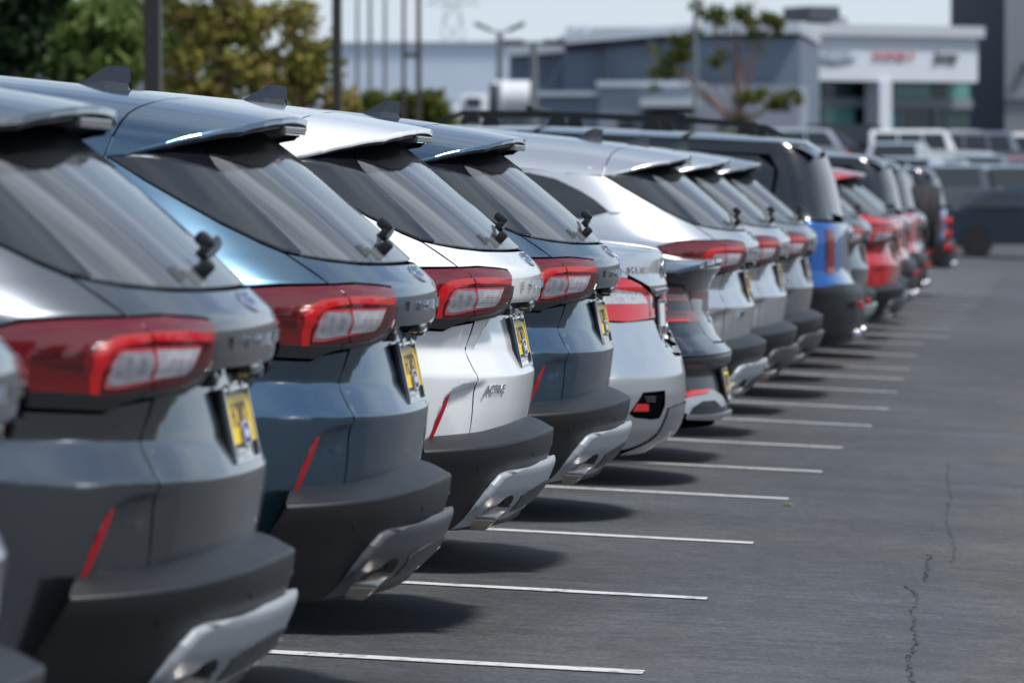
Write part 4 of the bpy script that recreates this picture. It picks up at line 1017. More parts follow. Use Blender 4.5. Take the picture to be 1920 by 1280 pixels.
LINE = mat('worn_white_line_paint', (.62, .62, .60), rough=.75)
def _worn():
    t = LINE.node_tree; b = t.nodes['Principled BSDF']; tcn = t.nodes.new('ShaderNodeTexCoord'); n = t.nodes.new('ShaderNodeTexNoise')
    n.inputs['Scale'].default_value = 11; n.inputs['Detail'].default_value = 10; n.inputs['Roughness'].default_value = .75
    r = t.nodes.new('ShaderNodeValToRGB'); r.color_ramp.elements[0].position = .36; r.color_ramp.elements[0].color = (.10, .10, .105, 1); r.color_ramp.elements[1].position = .47; r.color_ramp.elements[1].color = (.62, .62, .60, 1)
    e = r.color_ramp.elements.new(.7); e.color = (.50, .50, .49, 1)
    t.links.new(tcn.outputs['Object'], n.inputs['Vector']); t.links.new(n.outputs['Fac'], r.inputs['Fac']); t.links.new(r.outputs['Color'], b.inputs['Base Color'])
_worn()
ends = [(1265, 1209), (1125, 1329), (1020, 1416), (937, 1482), (885, 1545), (840, 1583), (798, 1638), (766, 1669), (735, 1686), (711, 1698), (693, 1709), (668, 1722), (646, 1736)]
lines = [(line_D(y), (x-2020)/F_PX*line_D(y)) for y, x in ends]
lines = [(6.8, -1.22), (9.5, -1.30), (12.4, -1.28)]+lines+[(49.6+2.75*i, -1.30+.04*math.sin(i*2.1)) for i in range(1, 18)]
for yy, xe in lines:
    rnd = random.Random(int(yy*10)); m_ = 40; w = .055
    A = []; B = []
    for i in range(m_+1):
        x = -6.9+(xe+6.9)*i/m_
        A.append((x, yy-w+rnd.uniform(-.006, .006)-.012*(x-xe)*0, float(ground(x, yy))+.004)); B.append((x, yy+w+rnd.uniform(-.006, .006), float(ground(x, yy))+.004))
    tag(obj('stall_line', new_mesh('stall_line', A+B, [(i, i+1, m_+2+i, m_+1+i) for i in range(m_)], smooth=False), LINE, lot))
# short painted mark far along the aisle
MB().box((-.40, 73, ground(-.4)+.004), (1.0, 1.2, .004)).build('aisle_mark', LINE, lot)
# crack along the aisle joint
rnd = random.Random(3)
def crack(pts, wid, nm='pavement_crack'):
    A = []; B = []
    for i in range(len(pts)-1):
        a, b = pts[i], pts[i+1]; k = max(2, int(math.dist(a, b)/.04))
        for j in range(k):
            t = j/k; x = a[0]+(b[0]-a[0])*t+rnd.uniform(-.011, .011); y = a[1]+(b[1]-a[1])*t; w = wid*rnd.choice([.25, .4, .7, 1.0, .5])
            A.append((x-w, y, float(ground(x, y))+.004)); B.append((x+w, y+rnd.uniform(-.01, .01), float(ground(x, y))+.004))
    nn = len(A)
    return obj(nm, new_mesh(nm, A+B, [(i, i+1, nn+i+1, nn+i) for i in range(nn-1)], smooth=False), mat('crack_dirt', (.033, .033, .033), rough=.95), lot)
def gp(px, py):
    p = None; D = 13640/(py-370)
    for _ in range(8):
        q = pt(px, py, D); D *= (CAM_Z-float(ground(q.x)))/max(CAM_Z-q.z, .01)
    return (q.x, q.y)
crack([gp(1712, 1290), gp(1706, 1262), gp(1702, 1235), gp(1716, 1215), gp(1712, 1180), gp(1716, 1160), gp(1708, 1148), gp(1722, 1125), gp(1712, 1105)], .0038)
crack([gp(1736, 1090), gp(1741, 1060), gp(1742, 1038)], .005)
crack([gp(1722, 1118), gp(1700, 1100), gp(1712, 1095)], .004)
crack([gp(1780, 865), gp(1776, 900), gp(1784, 930), gp(1772, 970), gp(1790, 1030), gp(1784, 1060)], .0025)
# seal of the joint: slightly raised dark bitumen strip
lf = MB()
for px, py in ((1868, 757), (1478, 948)):
    x, y = gp(px, py); lf.box((x, y, float(ground(x))+.006), (.05, .03, .008), rot=Matrix.Rotation(px, 3, 'Z'))
tag(lf.build('fallen_leaf', mat('leaf_litter', (.20, .22, .05), rough=.7)), 'few dry leaf scraps lying on the dark asphalt aisle', 'leaves', kind='stuff')

# ---------------------------------------------------------------- the row of cars
TILT = math.atan(SLOPE)
def put(o, X0, Y): o.location = (X0, Y, float(ground(X0, Y))); o.rotation_euler = (0, TILT, 0)
G_ROW = 'cars parked nose in along the row'
suv0 = make_suv()
def remap(p, skid=None):
    r = {'paint_white': p}
    if skid is not None: r['silver_skid_plastic'] = skid
    return r
row = [(8.35, -1.751, P_GREY, None, 'charcoal grey small SUV nearest the camera, only its tail corner showing'),
       (11.10, -1.737, P_GREY, None, 'charcoal grey small SUV with silver skid plate at the left edge of the row'),
       (13.90, -1.725, P_BLUE, SKIDD, 'slate blue small SUV with dark grey skid plate beside the white one'),
       (19.32, -1.697, P_BLUE, None, 'slate blue small SUV with silver skid plate on the far side of the white one'),
       (27.2, -1.653, P_SILVER, None, 'pale silver small SUV showing its rear side window behind the navy saloon'),
       (30.1, -1.645, P_SILVER, SKIDD, 'silver small SUV with dark skid plate, middle of the three pale ones'),
       (33.15, -1.644, P_GREY2, SKIDD, 'mid grey small SUV just in front of the vivid blue boxy one'),
       (39.0, -1.66, P_TEAL, SKIDD, 'teal grey small SUV just beyond the vivid blue boxy one'),
       (41.9, -1.64, P_TEAL, None, 'teal grey small SUV in front of the red one'),
       (44.8, -1.50, P_RED, SKIDD, 'red small SUV with a red spoiler far along the row'),
       (47.6, -1.56, P_RED, None, 'second red small SUV just beyond the first'),
       (53.4, -1.68, P_SILVER, SKIDD, 'silver small SUV beyond the orange red one'),
       (59.2, -1.70, P_GREY2, None, 'mid grey small SUV a few places before the spare wheel')]
for Y, X0, p, sk_, lb in row:
    c = copy_tree(suv0, None, remap(p, sk_))
    if Y != 27.2: pass
    put(c, X0, Y); tag(c, lb, 'SUV', G_ROW)
    if Y == 27.2:
        text_on('trim_badge', S_BODY, [('PHEV', .50, .765)], CHROME, c, size=.042, off=.006, depth=.004, bold=.001, shear=.2)
text_on('trim_badge', S_PLAIN, [('ACTIVE', .637, .763)], CHROME, suv0, size=.038, off=.004, depth=.0015, bold=.0004, shear=.28, sx=1.48)
put(suv0, -1.7195, 16.65); tag(suv0, 'white small SUV with silver skid plate and chrome ACTIVE badge', 'SUV', G_ROW)
sa = make_saloon_a(); put(sa, -1.703, 22.3); tag(sa, 'silver saloon with bright red tail lights between blue SUV and navy saloon', 'saloon', G_ROW)
sb = make_saloon_b(); put(sb, -1.691, 25.1); tag(sb, 'navy saloon with ducktail spoiler and black lower bumper', 'saloon', G_ROW)
bx = make_boxy('suv'); put(bx, -1.53, 36.1); tag(bx, 'vivid blue boxy SUV with black roof and roof rails', 'SUV', G_ROW)
bs = make_boxy('spare')
spares = [(50.5, -1.60, P_ORANGE, 'orange red boxy SUV between the red small SUVs and the silver one', None), (56.3, -1.66, P_RED, 'dark red boxy SUV squeezed among the far grey cars', None), (62.2, -1.95, P_GREY2, 'grey boxy off-roader with rear spare wheel, nearer of the two greys', None), (65.2, -1.93, P_BLACK, 'black boxy off-roader with rear spare wheel near the row end', bs), (68.3, -1.98, P_SILVER, 'silver boxy off-roader just before the far blue one', None)]
for Y, X0, p, lb, src in spares:
    c = src if src else copy_tree(bs, None, None, ('spare_wheel', 'wheel_carrier') if p in (P_ORANGE, P_RED) else ())
    put(c, X0, Y); tag(c, lb, 'SUV' if p in (P_ORANGE, P_RED) else 'off-roader', G_ROW)
    for ch in c.children_recursive:
        for s in ch.material_slots:
            if s.material and s.material.name == 'paint_vivid_blue': s.link = 'OBJECT'; s.material = p
bf = copy_tree(bx); put(bf, -1.74, 72.5); tag(bf, 'blue boxy SUV at the far end of the row with round red lamps', 'SUV', G_ROW)
for z in (1.04, .86, .68):
    MB().tube((-.12, -.80, z), (-.02, -.80, z), .062, n=18).build('round_lamp', REDBAND, bf)
# ---------------------------------------------------------------- beyond the row: vehicles, buildings, poles, trees
G_BG = 'vehicles parked in the far lot'
def zg(p): return float(ground(p.x, p.y))
def far_at(px, py_ground, Y, *a, **k):
    p = pt(px, py_ground, Y); p.z = zg(p)
    return far_vehicle(*([a[0], a[1], a[2], p]+list(a[3:])), **k)
# broadside car across the end of the aisle
p = pt(1955, 480, 112); p.z = zg(p)
far_vehicle('crossing_car', paint('paint_dark_steel_blue', (.025, .042, .066), .3), 'sedan', p, 0.03, 'dark steel blue car standing broadside across the aisle end', 'car', None)
bpy.data.objects['crossing_car'].scale = (1, 1, 1.10)
for ch_ in bpy.data.objects['crossing_car'].children_recursive:
    if ch_.name.startswith('rim'): ch_.material_slots[0].link = 'OBJECT'; ch_.material_slots[0].material = RUBBER
BGV = [(1800, 322, 128, P_GREY, 'suv', 1.52, 'dark grey SUV seen from behind above the spare wheel'),
       (1893, 325, 130, P_GREY2, 'suv', 1.58, 'mid grey SUV beside the dark grey one at the right edge'),
       (1712, 330, 134, P_SILVER, 'suv', 1.50, 'silver SUV parked tail out left of the dark grey one'),
       (1630, 338, 120, P_GREY2, 'pickup', 3.10, 'long grey van bodied pickup whose roof shows above the red cars'),
       (1965, 330, 133, P_WHITE, 'sedan', 1.55, 'white saloon cut by the right picture edge'),
       (1745, 300, 165, P_WHITE, 'offroad', .06, 'white off-roader broadside below the showroom glass'),
       (1868, 298, 168, P_GREY2, 'offroad', .02, 'mid grey off-roader broadside below the grey tower'),
       (1960, 300, 170, P_WHITE, 'offroad', .05, 'white off-roader broadside beyond the right picture edge'),
       (1622, 296, 172, P_BLACK, 'offroad', .04, 'black off-roader in front of the showroom columns'),
       (1545, 300, 168, P_GREY, 'suv', .04, 'dark grey SUV below the left showroom column'),
       (1455, 302, 166, P_SILVER, 'suv', 3.16, 'silver SUV under the red trunked tree'),
       (1690, 312, 150, P_SILVER, 'suv', 1.50, 'silver SUV tail out before the white off-roader'),
       (1835, 312, 150, P_TEAL, 'sedan', 1.62, 'teal grey saloon before the pale off-roader'),
       (1925, 314, 150, P_RED, 'sedan', 1.5, 'dark red saloon near the right picture edge'),
       (1600, 285, 196, P_WHITE, 'suv', .05, 'white SUV far back below the left showroom windows'),
       (1700, 284, 198, P_GREY, 'suv', .04, 'charcoal SUV far back between the two white columns'),
       (1810, 285, 196, P_WHITE, 'pickup', .03, 'white pickup far back at the foot of the grey tower'),
       (1895, 286, 197, P_SILVER, 'suv', .04, 'silver SUV far back below the tower, near the right edge'),
       (1660, 322, 141, P_WHITE, 'sedan', 1.55, 'white saloon tail out just left of the silver SUV'),
       (1850, 330, 137, P_SILVER, 'sedan', 1.5, 'silver saloon between the dark grey and mid grey SUVs'),
       (1765, 318, 143, P_TEAL, 'sedan', 1.5, 'teal saloon between the silver and grey SUVs')]
for px, py, Y, P_, kd, hd, lb in BGV:
    nm = {'suv': 'parked_suv', 'sedan': 'parked_saloon', 'offroad': 'parked_off_roader', 'pickup': 'parked_pickup'}[kd]
    far_at(px, py, Y, nm, P_, kd, hd, lb, {'suv': 'SUV', 'sedan': 'saloon', 'offroad': 'off-roader', 'pickup': 'pickup'}[kd], G_BG)

def slab(name, px0, px1, pyt, pyb, Y, depth, m, parent=None, zb=None):
    """box whose front face fills the given part of the view at distance Y"""
    a = pt(px0, pyt, Y); b = pt(px1, pyb, Y)
    z0 = b.z if zb is None else zb
    return MB().box(((a.x+b.x)/2, Y+depth/2, (a.z+z0)/2), (b.x-a.x, depth, a.z-z0)).build(name, m, parent)

C_WHITE = mat('white_cladding', (.62, .66, .71), rough=.5, noise=.04, nscale=.6)
C_LIGHT = mat('light_grey_cladding', (.48, .52, .57), rough=.55, noise=.04, nscale=.6)
C_MID = mat('mid_grey_wall', (.27, .30, .35), rough=.7, noise=.06, nscale=.5)
C_BLUEG = mat('blue_grey_wall', (.16, .20, .26), rough=.7, noise=.06, nscale=.5)
C_DARK = mat('dark_grey_wall', (.055, .062, .075), rough=.7, noise=.06, nscale=.5)
C_SHOP = mat('showroom_glass', (.018, .05, .05), rough=.08, spec=.6)
C_SHOP2 = mat('showroom_glass_green', (.09, .27, .25), rough=.12, spec=.6)
C_FRAME = mat('window_frame_grey', (.20, .22, .24), rough=.5)
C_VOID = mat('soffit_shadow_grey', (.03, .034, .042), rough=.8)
# showroom
Y = 292
sh = empty('showroom', pt(1665, 300, Y)); sh.location.z = 2.0
tag(sh, 'white fronted car showroom with three brand signs and tall glass front', 'building')
def ch(o):
    w = o.matrix_world.copy(); o.parent = sh; o.location = (0, 0, 0)
    o.matrix_parent_inverse = Matrix.Translation(sh.location).inverted(); return o
zb = 1.6
sw = empty('showroom_wing', pt(1400, 300, Y)); sw.location.z = 2.0; tag(sw, 'pale low wing joining the white showroom front to the grey workshop', 'building')
def chw2(o): o.parent = sw; o.matrix_parent_inverse = Matrix.Translation(sw.location).inverted(); return o
ch(slab('fascia', 1492, 1832, 68, 152, Y, 10, C_WHITE)); ch(slab('parapet', 1480, 1838, 48, 68, Y-.4, 12, mat('parapet_metal', (.48, .51, .54), rough=.4)))
ch(slab('fascia_shadow_gap', 1494, 1830, 66.5, 69.5, Y-.05, 1, C_MID))
ch(slab('back_wall', 1470, 1862, 152, 300, Y+3.2, 8, C_VOID, zb=zb))
for a, b in ((1506, 1536), (1646, 1668)): ch(slab('column', a, b, 152, 300, Y-.2, 1.6, C_WHITE, zb=zb))
gl = [(1538, 1582, C_SHOP2), (1584, 1644, C_SHOP), (1670, 1716, C_SHOP2), (1718, 1785, C_SHOP2), (1787, 1812, C_SHOP), (1814, 1858, C_SHOP2)]
for a, b, m in gl: ch(slab('window_pane', a, b, 156, 183, Y+2.2, .2, m))
gl2 = [(1538, 1580, C_SHOP2), (1586, 1644, C_SHOP2), (1670, 1722, C_SHOP2), (1728, 1788, C_SHOP), (1794, 1858, C_SHOP)]
for a, b, m in gl2: ch(slab('window_pane', a, b, 203, 300, Y+2.2, .2, m, zb=zb))
ch(slab('window_transom', 1537, 1860, 184, 202, Y+2.0, .3, C_FRAME))
for x in (1583, 1725, 1791): ch(slab('window_mullion', x-2.5, x+2.5, 202, 300, Y+2.0, .3, C_FRAME, zb=zb))
chw2(slab('left_glazing', 1380, 1504, 156, 300, Y+3, .3, C_SHOP, zb=zb))
chw2(slab('left_fascia', 1225, 1490, 62, 152, Y+2, 10, C_WHITE)); chw2(slab('left_parapet', 1060, 1482, 52, 66, Y+3.6, 10, C_LIGHT))
ch(slab('rooftop_unit', 1614, 1668, 14, 40, Y+5, 3, C_DARK)); ch(slab('rooftop_unit', 1655, 1682, 33, 46, Y+5, 3, C_MID))
# signs, flat letters on the fascia
def sign(txt, px, py, wpx, m, shear=0.0, bold=.0, lift=.14):
    V, Fc = text_geo(txt, 1.0, shear, .03, bold)
    w = V[:, 0].max()-V[:, 0].min(); s = (pt(px+wpx/2, py, Y).x-pt(px-wpx/2, py, Y).x)/w
    c = pt(px, py, Y); h = (V[:, 1].max()+V[:, 1].min())/2; x0 = (V[:, 0].max()+V[:, 0].min())/2
    VV = [(c.x+(a[0]-x0)*s, Y-lift-a[2]*s, c.z+(a[1]-h)*s) for a in V]
    return ch(obj('sign_lettering', new_mesh('sign_lettering', VV, Fc, smooth=False), m))
sign('CHRYSLER', 1565, 101, 62, mat('sign_steel_blue', (.16, .22, .30), rough=.4), bold=.01)
wing = MB(); c = pt(1565, 112, Y)
for s in (-1, 1): wing.hexa([(c.x, Y-.2, c.z-.18), (c.x+s*1.15, Y-.2, c.z+.02), (c.x+s*1.15, Y-.06, c.z+.02), (c.x, Y-.06, c.z-.18), (c.x, Y-.2, c.z), (c.x+s*1.2, Y-.2, c.z+.14), (c.x+s*1.2, Y-.06, c.z+.14), (c.x, Y-.06, c.z)])
ch(wing.build('sign_wings', mat('sign_pale_steel', (.30, .36, .42), rough=.4)))
sign('DODGE //', 1674, 105, 76, mat('sign_red', (.42, .03, .05), rough=.45), bold=.03)
sign('Jeep', 1770, 107, 46, mat('sign_dark_green', (.03, .06, .05), rough=.45), bold=.03)
sh.scale.x = 1.2; sh.rotation_euler.z = R_(34)
# tower to the right
tw = empty('grey_tower', pt(1850, 300, 285)); tw.location.z = 2
tag(tw, 'dark grey block rising out of the picture at the right edge', 'building')
def cht(o): o.parent = tw; o.matrix_parent_inverse = Matrix.Translation(tw.location).inverted(); return o
cht(slab('wall', 1783, 1888, -260, 300, 316, 12, mat('tower_dark_wall', (.12, .135, .16), rough=.7, noise=.05, nscale=.5), zb=1.6)); cht(slab('wall', 1885, 2200, -260, 300, 306, 20, mat('tower_grey_wall', (.27, .28, .30), rough=.7, noise=.05, nscale=.5), zb=1.6))
cht(slab('wall_band', 1884, 2200, 176, 186, 305.8, .4, C_MID))
cht(slab('wall_lamp', 1915, 1925, 118, 138, 305.5, .4, C_DARK))
# grey workshop
wk = empty('workshop', pt(1200, 300, 262)); wk.location.z = 2
tag(wk, 'long grey workshop building with pale roof edge and low garage wing', 'building')
def chw(o): o.parent = wk; o.matrix_parent_inverse = Matrix.Translation(wk.location).inverted(); return o
def quad_slab(nm, pts, Y0, depth, m):
    A = [pt(x, y, Y0) for x, y in pts]; mb = MB(); f = [mb.bm.verts.new(a) for a in A]; g = [mb.bm.verts.new(a+Vector((0, depth, 0))) for a in A]
    mb.bm.faces.new(f); mb.bm.faces.new(g[::-1]); n_ = len(A)
    for i in range(n_): mb.bm.faces.new((f[i], f[(i+1) % n_], g[(i+1) % n_], g[i]))
    return mb.build(nm, m)
chw(quad_slab('wall', [(1058, 86), (1260, 72), (1500, 72), (1500, 320), (1058, 320)], 268, 20, C_BLUEG))
chw(quad_slab('roof_edge', [(1046, 68), (1300, 46), (1500, 42), (1500, 62), (1245, 66), (1046, 84)], 267, 22, C_LIGHT))
chw(quad_slab('eaves_shade', [(1060, 84), (1245, 67), (1245, 80), (1060, 95)], 267.5, 2, C_VOID))  # dark strip painting the shade below the roof edge
chw(quad_slab('side_wing', [(955, 88), (1058, 82), (1058, 320), (955, 320)], 275, 20, C_BLUEG))
chw(quad_slab('side_wing_roof', [(950, 84), (1058, 76), (1058, 98), (950, 106)], 274.5, 21, C_LIGHT))
chw(slab('garage_wing', 1122, 1500, 160, 300, 258, 8, C_MID, zb=1.6))
chw(slab('garage_parapet', 1118, 1300, 152, 163, 257.7, 8.6, C_LIGHT))
chw(slab('canopy', 1200, 1302, 184, 200, 255, 3, C_LIGHT)); chw(slab('garage_door', 1206, 1298, 206, 300, 257.6, .3, C_DARK, zb=1.6))
chw(slab('doorway', 1158, 1186, 226, 300, 257.6, .3, C_VOID, zb=1.6)); chw(slab('low_wall', 1000, 1122, 172, 180, 257.8, .5, C_LIGHT))
chw(slab('lower_front', 1005, 1122, 180, 300, 258.2, 2, C_BLUEG, zb=1.6)); chw(slab('downpipe', 1128, 1133, 88, 160, 267.2, .4, C_DARK)); chw(slab('wall_bracket', 1212, 1228, 76, 98, 267.0, .4, C_DARK))
for x in (1070, 1095): chw(slab('roof_vent', x-6, x+6, 50, 68, 270, 1, C_LIGHT))
# pale warehouse and its ribs
wh = empty('pale_warehouse', pt(800, 300, 420)); wh.location.z = 2
tag(wh, 'pale blue grey corrugated warehouse wall behind the pole row', 'building')
M_WH = mat('pale_corrugated_wall', (.66, .74, .84), rough=.7, noise=.06, nscale=.3)
def chh(o): o.parent = wh; o.matrix_parent_inverse = Matrix.Translation(wh.location).inverted(); return o
chh(slab('wall', 560, 958, 82, 320, 420, 30, M_WH, zb=1.6))
for i in range(38): chh(slab('wall_panel', 562+i*10.4, 572+i*10.4, 83, 320, 419.7, .3, M_WH, zb=1.6))
chh(slab('roof_flashing', 558, 960, 79, 83, 419.4, 31, C_LIGHT))

# poles
M_POLE = mat('dark_bronze_pole', (.030, .026, .024), rough=.45); M_PGREY = mat('galvanised_pole', (.16, .18, .19), rough=.5); M_WOOD = mat('dark_timber_pole', (.055, .047, .042), rough=.9, noise=.2, nscale=3)
G_P = 'poles standing behind the row'
def pole(name, px, wpx, Y, top_py, m, label, square=False, taper=.8, group=G_P, cat='pole'):
    b = pt(px, 300, Y); zb = zg(b); t = pt(px, top_py, Y); r = wpx/2/F_PX*Y
    e = MB()
    if square: e.box((b.x, Y, (zb+t.z)/2), (2*r, 2*r, t.z-zb))
    else: e.tube((b.x, Y, zb), (t.x, Y, t.z), r/ (1-(1-taper)*.5), r*taper, n=12)
    o = e.build(name, m); o.data.transform(Matrix.Translation((-b.x, -Y, -zb))); o.location = (b.x, Y, zb)
    tag(o, label, cat, group); return o
pole('lamp_column', 287, 30, 46, -420, M_POLE, 'thick square dark column at left before the trees, widest of the poles', True)
pole('lamp_column', 632, 17, 78, -260, M_POLE, 'second thick square dark column right of the autumn tree', True)
pole('timber_pole', 757, 7.5, 120, -150, M_WOOD, 'slim dark timber pole, left one of the close pair')
pole('timber_pole', 785, 10, 112, -150, M_WOOD, 'dark timber pole, right one of the close pair')
pole('steel_pole', 722, 7, 150, -120, M_PGREY, 'grey steel pole just left of the close timber pair')
pole('steel_pole', 694, 8, 160, -120, M_PGREY, 'grey steel pole in the middle before the warehouse')
pole('steel_pole', 670, 7, 175, -120, M_PGREY, 'faint grey steel pole next to the thick square column')
pole('timber_pole', 1304, 9, 175, -120, M_PGREY, 'tall grey pole in front of the red trunked tree')
pole('cross_brace_pole', 771, 3, 116, 110, M_WOOD, 'thin short post between the close timber pair') if False else None
cb = MB(); a = pt(755, 104, 116); b = pt(789, 104, 116); cb.box(((a.x+b.x)/2, 116, a.z), (b.x-a.x, .08, .09)); tag(cb.build('pole_brace', M_WOOD), 'short brace bolted across the close timber pole pair', 'brace')
def lamp_post(px, Y, top_py, head, label):
    b = pt(px, 300, Y); zb = zg(b); t = pt(px, top_py, Y)
    o = empty('lamp_post', (b.x, Y, zb)); tag(o, label, 'street lamp', 'twin headed lamp posts')
    H = t.z-zb
    MB().tube((0, 0, 0), (0, 0, H), .20, .14, n=10).build('post', M_PGREY, o)
    for s in (-1, 1):
        if head == 'v':
            ar = MB().tube((0, 0, H), (s*.55, 0, H+.12), .05, n=8).build('arm', M_PGREY, o)
            MB().hexa([(s*.4, -.2, H+.03), (s*1.15, -.2, H+.33), (s*1.15, .2, H+.33), (s*.4, .2, H+.03), (s*.36, -.2, H+.16), (s*1.1, -.2, H+.50), (s*1.1, .2, H+.50), (s*.36, .2, H+.16)]).build('lamp_head', M_POLE, o)
        else:
            MB().box((s*.85, 0, H), (.9, .35, .22), bevel=.04).build('lamp_head', M_POLE, o)
            MB().tube((0, 0, H), (s*.5, 0, H), .05, n=8).build('arm', M_PGREY, o)
lamp_post(937, 235, 62, 'v', 'grey lamp post with two raised heads over the white truck')
lamp_post(1001, 215, 80, 'f', 'grey lamp post with two level heads before the workshop')
# thin pylon lines: a lattice tower far away
py_ = empty('power_pylon', pt(848, 300, 900)); py_.location.z = 2
tag(py_, 'faint lattice power pylon above the warehouse roof', 'pylon')
mb = MB()
def PL(x, y): q = pt(x, y, 900); return (q.x-py_.location.x, 0, q.z-py_.location.z)
for a, b in (((826, 90), (844, -60)), ((872, 90), (854, -60)), ((826, 90), (866, 40)), ((872, 90), (832, 40)), ((832, 40), (860, 0)), ((866, 40), (838, 0)), ((800, 8), (898, 8)), ((800, 8), (849, -14)), ((898, 8), (849, -14))):
    mb.tube(PL(*a), PL(*b), .10, n=5)
mb.build('lattice', mat('pylon_steel', (.28, .31, .34), rough=.6), py_)

# white tank truck at the back left of the workshop
tk = empty('tank_truck', pt(930, 300, 225)); tk.location.z = zg(tk.location); tag(tk, 'white tank truck parked in front of the grey workshop', 'truck')
def chk(nm, x0, x1, y0, y1, m, dy=0, d=2.2, bev=.12):
    a = pt(x0, y0, 225+dy); b = pt(x1, y1, 225+dy); c = tk.location
    o = MB().box(((a.x+b.x)/2-c.x, dy, (a.z+b.z)/2-c.z), (b.x-a.x, d, a.z-b.z), bevel=bev).build(nm, m, tk, True); return o
W_T = mat('truck_white', (.72, .74, .76), rough=.4, coat=.5, noise=.05, nscale=2)
chk('cab', 866, 920, 178, 236, W_T); chk('hood', 852, 880, 196, 236, W_T); chk('cab_window', 874, 902, 184, 200, SIDEGLASS, -1.12, .1, .01)
tkz = pt(965, 185, 225); tb = MB().tube(tuple(pt(928, 185, 225)-tk.location), tuple(pt(1000, 185, 225)-tk.location), .78, n=24).build('tank', W_T, tk, True)
chk('chassis', 852, 1000, 214, 240, C_DARK, 0, 1.2, .02); chk('ladder_rack', 918, 932, 158, 210, C_DARK, -.9, .1, .01); chk('tank_band', 940, 944, 150, 222, C_LIGHT, 0, 1.75, .02)
for x in (868, 950, 985):
    q = pt(x, 240, 225)-tk.location
    MB().tube((q.x, -1.15, .5), (q.x, -.8, .5), .5, n=16).build('wheel', RUBBER, tk)
far_at(985, 260, 200, 'parked_saloon', P_RED, 'sedan', .1, 'red saloon half hidden below the white tank truck', 'saloon', G_BG)
far_at(1050, 262, 205, 'parked_suv', P_GREY, 'suv', .05, 'charcoal SUV before the workshop doorway', 'SUV', G_BG)
far_at(545, 250, 140, 'parked_saloon', P_WHITE, 'sedan', .1, 'pale saloon glimpsed between the autumn tree and square column', 'saloon', G_BG)

# fence along the back of the lot
M_FEN = mat('grey_mesh_fence', (.12, .14, .15), rough=.6)
fn = empty('boundary_fence', (0, 190, 0)); tag(fn, 'grey wire fence on posts along the back of the near lot', 'fence')
fa = pt(640, 240, 190); fb = pt(1050, 240, 190)
for i in range(14):
    x = fa.x+(fb.x-fa.x)*i/13; z = float(ground(x, 190)); MB().tube((x, 0, z), (x, 0, z+2.0), .04, n=8).build('fence_post', M_FEN, fn)
wr = MB(); z = float(ground(fa.x, 190))
for k in range(8): wr.box(((fa.x+fb.x)/2, 0, z+.2+k*.25), (fb.x-fa.x, .015, .015))
for i in range(60): x = fa.x+(fb.x-fa.x)*i/59; wr.box((x, .01, z+1.0), (.012, .012, 2.0))
tag(wr.build('fence_wire', M_FEN, fn), kind='stuff')

# vegetation
def leaf_mat(name, cols, rough=.6):
    m = bpy.data.materials.new(name); m.use_nodes = True; t = m.node_tree; b = t.nodes['Principled BSDF']
    n = t.nodes.new('ShaderNodeTexNoise'); n.inputs['Scale'].default_value = .9; n.inputs['Detail'].default_value = 6
    g = t.nodes.new('ShaderNodeNewGeometry'); tcn = t.nodes.new('ShaderNodeTexCoord'); t.links.new(tcn.outputs['Object'], n.inputs['Vector'])
    ad = t.nodes.new('ShaderNodeMath'); ad.operation = 'MULTIPLY_ADD'; ad.inputs[1].default_value = .55; t.links.new(g.outputs['Random Per Island'], ad.inputs[0])
    m2 = t.nodes.new('ShaderNodeMath'); m2.operation = 'MULTIPLY'; m2.inputs[1].default_value = .5; t.links.new(n.outputs['Fac'], m2.inputs[0]); t.links.new(m2.outputs[0], ad.inputs[2])
    r = t.nodes.new('ShaderNodeValToRGB'); e = r.color_ramp.elements
    while len(e) < len(cols): e.new(.5)
    for i, c in enumerate(cols): e[i].position = .15+.7*i/(len(cols)-1); e[i].color = (*c, 1)
    t.links.new(ad.outputs[0], r.inputs['Fac']); t.links.new(r.outputs['Color'], b.inputs['Base Color']); b.inputs['Roughness'].default_value = rough
    b.inputs['Transmission Weight'].default_value = 0.0; b.inputs['Specular IOR Level'].default_value = .3
    tr = t.nodes.new('ShaderNodeBsdfTranslucent'); ms = t.nodes.new('ShaderNodeMixShader'); ms.inputs[0].default_value = .35
    t.links.new(r.outputs['Color'], tr.inputs['Color']); t.links.new(b.outputs[0], ms.inputs[1]); t.links.new(tr.outputs[0], ms.inputs[2]); t.links.new(ms.outputs[0], t.nodes['Material Output'].inputs['Surface'])
    return m
LM_G = leaf_mat('leaves_green', [(.05, .09, .02), (.13, .19, .045), (.24, .29, .09)])
LM_D = leaf_mat('leaves_dark', [(.008, .018, .008), (.02, .04, .015), (.035, .06, .02)])
LM_Y = leaf_mat('leaves_autumn', [(.09, .12, .03), (.24, .26, .05), (.34, .28, .07), (.32, .19, .13)])
LM_O = leaf_mat('leaves_olive', [(.04, .06, .012), (.11, .13, .02), (.17, .17, .04)])
BARK = mat('bark_grey', (.10, .085, .07), rough=.9, noise=.3, nscale=4); BARKR = mat('bark_reddish', (.20, .125, .10), rough=.9, noise=.25, nscale=4)
